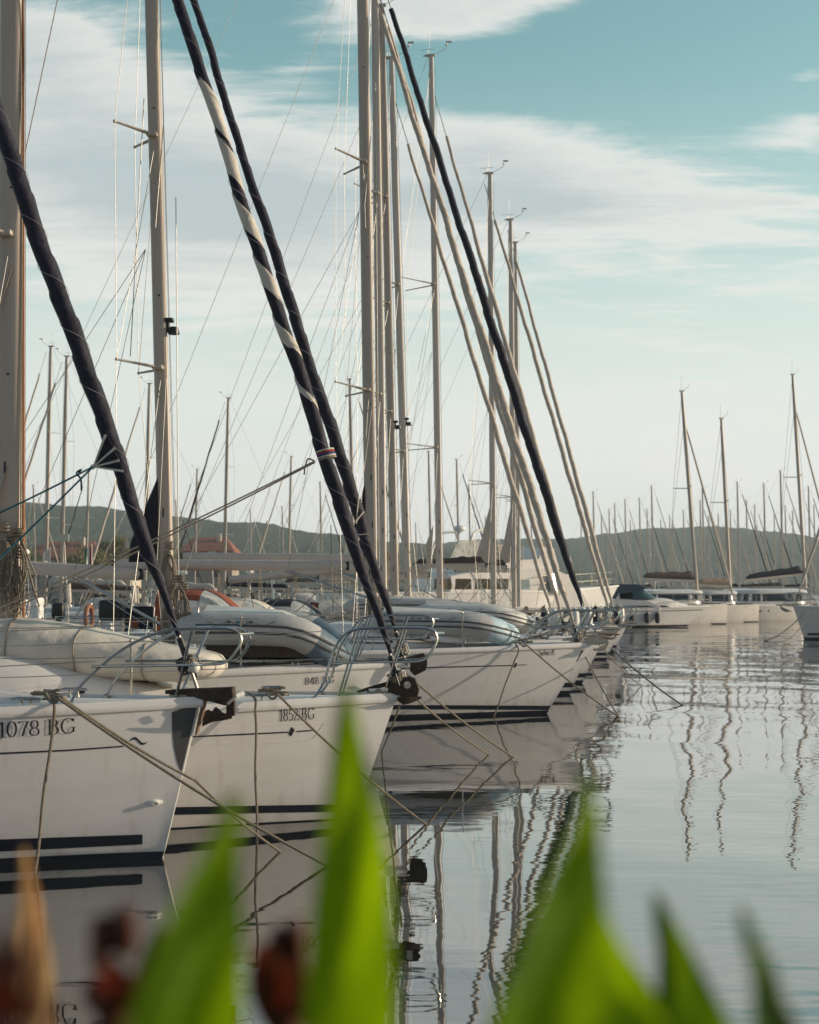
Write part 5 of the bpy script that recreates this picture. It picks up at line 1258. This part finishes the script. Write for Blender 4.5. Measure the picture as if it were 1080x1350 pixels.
def blade(rows, d, base, m, root, fold=.22, twist=0.0, name='leaf', rim=None):
    """rows: (row, left, right) picture outline from tip down; continues to its base point on the stem"""
    g = []; pts = []
    for (y, l, r) in rows: c_ = (l + r) / 2; pts.append((P(c_ + (l - c_) * 1.16, y, d), P(c_ + (r - c_) * 1.16, y, d)))
    lc = (pts[-1][0] + pts[-1][1]) / 2; w0 = (pts[-1][1] - pts[-1][0]).length; B_ = Vector(base)
    for k in range(1, 8):
        f = k / 7; c = lc.lerp(B_, f); w = w0 * (1 + .12 * math.sin(f * 2) - 1.0 * f ** 2 * .95); pts.append((c - Vector((w / 2, 0, 0)), c + Vector((w / 2, 0, 0))))
    den = []
    for i in range(len(pts) - 1):
        for k in range(4): t = k / 4; den.append((pts[i][0].lerp(pts[i + 1][0], t), pts[i][1].lerp(pts[i + 1][1], t)))
    den.append(pts[-1])
    for j in range(2):
        den = [den[0]] + [((den[i - 1][0] + den[i][0] * 2 + den[i + 1][0]) / 4, (den[i - 1][1] + den[i][1] * 2 + den[i + 1][1]) / 4) for i in range(1, len(den) - 1)] + [den[-1]]
    n = len(den)
    for i, (a, b_) in enumerate(den):
        w = (b_ - a).length; row = []
        for q in range(9):
            u = q / 8; v = abs(u - .5) * 2; p = a.lerp(b_, u)
            row.append(p + Vector((0, (1 - v) * w * fold - .10 * math.sin(i / n * 2.2) + twist * (u - .5) * w + .004 * math.sin(i * .5 + q), 0)))
        g.append(row)
    mb = MB(); mb.sheet(g); return mb.build(name, m, root, 180)
def plant(x, y, label, cat='plant', stems=((0, 0),), name='canna_plant', grp='broad leaved plants at the quay edge', h=.55, sm_='leaf_green'):
    o = empty(name, (0, 0, 0), 0, label, cat, grp); mb = MB()
    o.location = (x, y, .74)
    for dx, dy in stems: mb.tube([(dx * .3, dy * .3, 0), (dx * .6, dy * .6, h * .5), (dx, dy, h)], [.016, .014, .011], 10)
    mb.build('stem', sm_, o); return o
def put(root, ob):          # leaves are laid out in world space: bring them into the plant's own frame
    for v in ob.data.vertices: v.co -= root.location
    return ob
p1 = plant(-.19, .86, 'bright green plant, its single broad upright leaf left of centre')
put(p1, blade([(1045, 301, 313), (1080, 293, 319), (1110, 282, 321), (1180, 250, 325), (1260, 222, 327), (1352, 196, 328)], .80, (-.19, .86, 1.25), 'leaf_green', p1, .30, .5))
p2 = plant(-.05, .92, 'bright green plant with the tallest upright leaf, in the middle of the photo')
put(p2, blade([(895, 452, 460), (925, 448, 468), (960, 445, 476), (1010, 441, 488), (1080, 436, 503), (1150, 430, 512), (1230, 424, 515), (1352, 417, 513)], .92, (-.05, .92, 1.2), 'leaf_green', p2, .25, -.3))
p3 = plant(.11, .80, 'green plant with the wide leaf leaning right, right of centre')
put(p3, blade([(1015, 768, 776), (1050, 760, 779), (1085, 744, 780), (1130, 716, 779), (1200, 684, 778), (1270, 652, 784), (1352, 618, 800)], .80, (.06, .82, 1.2), 'leaf_green', p3, .26, .35))
put(p3, blade([(1145, 764, 770), (1210, 756, 796), (1260, 752, 822), (1352, 738, 866)], .84, (.11, .86, 1.2), 'leaf_green', p3, .2, -.5))
p4 = plant(.19, .92, 'dark green plant with a pointed dark leaf at the bottom right')
put(p4, blade([(1178, 862, 870), (1205, 858, 880), (1230, 856, 892), (1280, 852, 914), (1352, 850, 946)], .92, (.17, .92, 1.25), 'leaf_dark', p4, .25, -.4))
put(p4, blade([(1248, 812, 816), (1285, 808, 846), (1352, 800, 884)], .96, (.14, .96, 1.25), 'leaf_dark', p4, .25, .2))
p5 = plant(.215, .84, 'narrow green plant with a reddish edge, rightmost at the bottom')
put(p5, blade([(1195, 973, 981), (1225, 970, 988), (1250, 968, 996), (1300, 962, 1010), (1352, 955, 1028)], .84, (.20, .84, 1.25), 'leaf_dark', p5, .25, .4))
put(p5, blade([(1222, 979, 983), (1252, 988, 995), (1302, 1002, 1010), (1352, 1018, 1030)], .835, (.205, .835, 1.25), 'leaf_bronze', p5, .1, 0))
p6 = plant(-.30, 1.2, 'dry plant with one pale withered leaf arching at the bottom left', sm_='leaf_dry')
put(p6, blade([(1120, 28, 33), (1160, 36, 54), (1210, 44, 74), (1280, 52, 88), (1352, 52, 92)], 1.2, (-.30, 1.2, 1.2), 'leaf_dry', p6, .2, .3))
def bronze(x, y, d, label, seed, n=9, hgt=150, w=60):
    q = random.Random(seed); c = P(x, y, d); o = plant(c.x, d, label, name='bronze_plant', grp='dark red plants at the quay edge', h=c.z - .78, sm_='leaf_bronze')
    for k in range(n):
        u = q.uniform(-1, 1); t = q.uniform(0, 1); bx = P(x + u * w * .4, y + 120, d); mb = MB(); tip = P(x + u * w * .8 + q.uniform(-8, 8), y + t * hgt * .6, d + q.uniform(-.05, .05)); g = []
        for i in range(9):
            f = i / 8; cc = bx.lerp(tip, f) + Vector((0, 0, .0)); ww = .013 * d * math.sin(math.pi * min(.97, f * .85 + .13)) + .001; an = q.uniform(-.2, .2)
            g.append([cc + Vector((ww * s_, ww * .5 * abs(s_) + an * ww, 0)) for s_ in (-1, -.5, 0, .5, 1)])
        mb.sheet(g); put(o, mb.build('leaf', 'leaf_bronze', o, 180))
    fl = MB()
    for k in range(7):
        p = P(x + q.uniform(-.5, .5) * w, y + q.uniform(0, .3) * hgt, d) - o.location; fl.ball(p, (q.uniform(.006, .011) * d, .007 * d, q.uniform(.012, .022) * d), 6)
    fl.build('flower_bud', 'leaf_bronze', o)
bronze(14, 1235, .56, 'dark red plant in the bottom left corner', 1, 9, 150, 60)
bronze(150, 1225, .90, 'dark red plant right of the withered pale leaf', 2, 7, 120, 45)
bronze(206, 1250, 1.0, 'small dark red plant left of the broad green leaf', 3, 6, 110, 40)
bronze(376, 1240, .98, 'dark red plant between the two tall green leaves', 4, 9, 150, 45)

# ================================================================== haze, sky, sun, camera
hz = bpy.data.materials.new('haze'); hz.use_nodes = True; nt = hz.node_tree; nt.nodes.clear()
out = nt.nodes.new('ShaderNodeOutputMaterial'); pv = nt.nodes.new('ShaderNodeVolumePrincipled'); pv.inputs['Density'].default_value = .00024; pv.inputs['Color'].default_value = (.78, .89, .95, 1); pv.inputs['Anisotropy'].default_value = .2
nt.links.new(pv.outputs[0], out.inputs['Volume'])
mb = MB(); mb.box((0, 1140, 69), (2800, 2500, 142)); o = mb.build('haze', hz); tag(o, kind='stuff'); o.display_type = 'WIRE'

SUN_EL, SUN_AZ = 13.0, 84.0          # azimuth clockwise from +Y (the viewing direction)
W = bpy.data.worlds.new('World'); S.world = W; W.use_nodes = True; nt = W.node_tree; nd = nt.nodes; lk = nt.links
bg = nd['Background']; sky = nd.new('ShaderNodeTexSky'); sky.sky_type = 'NISHITA'; sky.sun_disc = False
sky.sun_elevation = R(SUN_EL); sky.sun_rotation = R(SUN_AZ); sky.air_density = 1.0; sky.dust_density = 1.2; sky.ozone_density = 1.5
tc = nd.new('ShaderNodeTexCoord'); sp_ = nd.new('ShaderNodeSeparateXYZ'); lk.new(tc.outputs['Generated'], sp_.inputs[0])
def mt(op, a, b_=None, c=None, clamp=False):
    n = nd.new('ShaderNodeMath'); n.operation = op; n.use_clamp = clamp
    for i, v in enumerate((a, b_, c)):
        if v is None: continue
        if isinstance(v, (int, float)): n.inputs[i].default_value = v
        else: lk.new(v, n.inputs[i])
    return n.outputs[0]
X, Y, Z = sp_.outputs
# cloud deck seen in perspective: project the direction on a high plane
zz = mt('ADD', mt('MAXIMUM', Z, 0.0), .16)
U = mt('DIVIDE', X, zz); V = mt('DIVIDE', Y, zz)
cmb = nd.new('ShaderNodeCombineXYZ'); lk.new(U, cmb.inputs[0]); lk.new(V, cmb.inputs[1])
def cn(scale, detail, rough, off, sx=1, sy=1, rot=0, dist=0.0):
    mp = nd.new('ShaderNodeMapping'); mp.inputs['Scale'].default_value = (sx, sy, 1); mp.inputs['Location'].default_value = (off, off * .7, off * 1.3); mp.inputs['Rotation'].default_value = (0, 0, R(rot))
    n = nd.new('ShaderNodeTexNoise'); n.inputs['Scale'].default_value = scale; n.inputs['Detail'].default_value = detail; n.inputs['Roughness'].default_value = rough; n.inputs['Distortion'].default_value = dist
    lk.new(cmb.outputs[0], mp.inputs[0]); lk.new(mp.outputs[0], n.inputs['Vector']); return n.outputs['Fac']
c1 = cn(1.5, 7, .56, 2.3, .75, 1.0, 20, .3); c2 = cn(5.5, 8, .66, 8.1, .5, 1.1, 18, .6); c3 = cn(2.6, 9, .66, 4.4, .35, 1.5, 12, .9)
# large cloud banks: soft ellipses in direction space
def bank(px, py, sx, sy, tilt, amp):
    cx, cz = (px - CX) / F, (HY - py) / F; l = math.sqrt(1 + cx * cx + cz * cz); cx /= l; cz /= l
    sx, sy = sx / F, sy / F; ct, st = math.cos(R(tilt)), math.sin(R(tilt))
    dx = mt('SUBTRACT', X, cx); dz = mt('SUBTRACT', Z, cz)
    a = mt('DIVIDE', mt('ADD', mt('MULTIPLY', dx, ct), mt('MULTIPLY', dz, st)), sx); b_ = mt('DIVIDE', mt('SUBTRACT', mt('MULTIPLY', dz, ct), mt('MULTIPLY', dx, st)), sy)
    r2 = mt('ADD', mt('MULTIPLY', a, a), mt('MULTIPLY', b_, b_)); return mt('MULTIPLY', mt('POWER', 2.718, mt('MULTIPLY', r2, -1.0)), amp)
banks = [(150, 240, 330, 130, -8, .46), (-40, 60, 190, 60, 0, .30), (640, 0, 190, 45, 4, .40), (640, 225, 150, 70, -18, .34), (860, 270, 330, 70, -10, .30), (1060, 170, 80, 30, 0, .26), (1075, 92, 50, 14, 10, .24), (390, 95, 60, 20, 8, .14), (420, 300, 260, 80, -8, .25), (950, 40, 260, 70, 0, -.22), (660, 110, 170, 45, 8, -.20), (350, 60, 110, 60, 0, -.10)]
tot = None
for b_ in banks:
    q = bank(*b_); tot = q if tot is None else mt('ADD', tot, q)
dens = mt('ADD', mt('ADD', mt('ADD', mt('MULTIPLY', c1, .34), mt('MULTIPLY', c2, .62)), mt('MULTIPLY', c3, 1.0)), tot)
mr = nd.new('ShaderNodeMapRange'); mr.interpolation_type = 'SMOOTHSTEP'; mr.inputs['From Min'].default_value = 1.02; mr.inputs['From Max'].default_value = 1.28; lk.new(dens, mr.inputs['Value'])
mask = mt('MULTIPLY', mr.outputs[0], .86)
# thick parts go grey-blue, thin edges stay bright
mr2 = nd.new('ShaderNodeMapRange'); mr2.inputs['From Min'].default_value = 1.20; mr2.inputs['From Max'].default_value = 1.58; lk.new(dens, mr2.inputs['Value'])
ccol = nd.new('ShaderNodeMix'); ccol.data_type = 'RGBA'; ccol.inputs[6].default_value = (7.5, 7.35, 7.0, 1); ccol.inputs[7].default_value = (4.5, 5.0, 5.1, 1); lk.new(mr2.outputs[0], ccol.inputs[0])
tint = nd.new('ShaderNodeMix'); tint.data_type = 'RGBA'; tint.blend_type = 'MULTIPLY'; tint.inputs[0].default_value = 1; tint.inputs[7].default_value = (1.46, 1.86, 1.38, 1); lk.new(sky.outputs[0], tint.inputs[6])
tv = nd.new('ShaderNodeMapRange'); tv.inputs['From Min'].default_value = -.55; tv.inputs['From Max'].default_value = .7; tv.inputs['To Min'].default_value = 0; tv.interpolation_type = 'SMOOTHSTEP'; lk.new(sp_.outputs[1], tv.inputs['Value']); lk.new(tv.outputs[0], tint.inputs[0])   # tint fades out behind the camera, sky made dimmer there to cut ambient light
mixc = nd.new('ShaderNodeMix'); mixc.data_type = 'RGBA'; lk.new(mask, mixc.inputs[0]); # thin high veil thickening towards the horizon, kept ahead to leave near hulls dim
vh = nd.new('ShaderNodeMapRange'); vh.inputs['From Min'].default_value = .37; vh.inputs['From Max'].default_value = .04; vh.inputs['To Min'].default_value = 0; vh.inputs['To Max'].default_value = 1; vh.interpolation_type = 'SMOOTHSTEP'; lk.new(Z, vh.inputs['Value'])
vy = nd.new('ShaderNodeMapRange'); vy.inputs['From Min'].default_value = -.3; vy.inputs['From Max'].default_value = .6; vy.inputs['To Min'].default_value = .08; vy.interpolation_type = 'SMOOTHSTEP'; lk.new(Y, vy.inputs['Value'])
veil = mt('MULTIPLY', mt('MULTIPLY', vh.outputs[0], vy.outputs[0]), mt('ADD', mt('MULTIPLY', c1, .5), .74), clamp=True)
vm = nd.new('ShaderNodeMix'); vm.data_type = 'RGBA'; vm.inputs[7].default_value = (7.5, 7.4, 7.2, 1); lk.new(veil, vm.inputs[0]); lk.new(tint.outputs[2], vm.inputs[6])
lk.new(vm.outputs[2], mixc.inputs[6]); lk.new(ccol.outputs[2], mixc.inputs[7])
lk.new(mixc.outputs[2], bg.inputs['Color']); bg.inputs['Strength'].default_value = .12

sl = bpy.data.lights.new('sun', 'SUN'); sl.energy = 5.0; sl.angle = R(.5); sl.color = (1.0, .83, .63)
so = bpy.data.objects.new('sun', sl); COL.objects.link(so)
sd_ = Vector((math.cos(R(SUN_EL)) * math.sin(R(SUN_AZ)), math.cos(R(SUN_EL)) * math.cos(R(SUN_AZ)), math.sin(R(SUN_EL))))
so.rotation_euler = sd_.to_track_quat('Z', 'Y').to_euler(); so.location = sd_ * 60

cam = bpy.data.cameras.new('camera'); co_ = bpy.data.objects.new('camera', cam); COL.objects.link(co_)
co_.location = (0, 0, HC); co_.rotation_euler = (R(90), 0, 0)
cam.sensor_fit = 'VERTICAL'; cam.sensor_height = 36; cam.sensor_width = 28.8; cam.lens = 50; cam.shift_y = 105 / 1350
cam.clip_start = .05; cam.clip_end = 12000
cam.dof.use_dof = True; cam.dof.focus_distance = 17; cam.dof.aperture_fstop = 2.9; cam.dof.aperture_blades = 0
S.camera = co_
S.view_settings.view_transform = 'Standard'; S.view_settings.look = 'None'; S.view_settings.exposure = 0.0; S.view_settings.gamma = 1
S.cycles.max_bounces = 8; S.cycles.transparent_max_bounces = 12; S.cycles.volume_bounces = 1
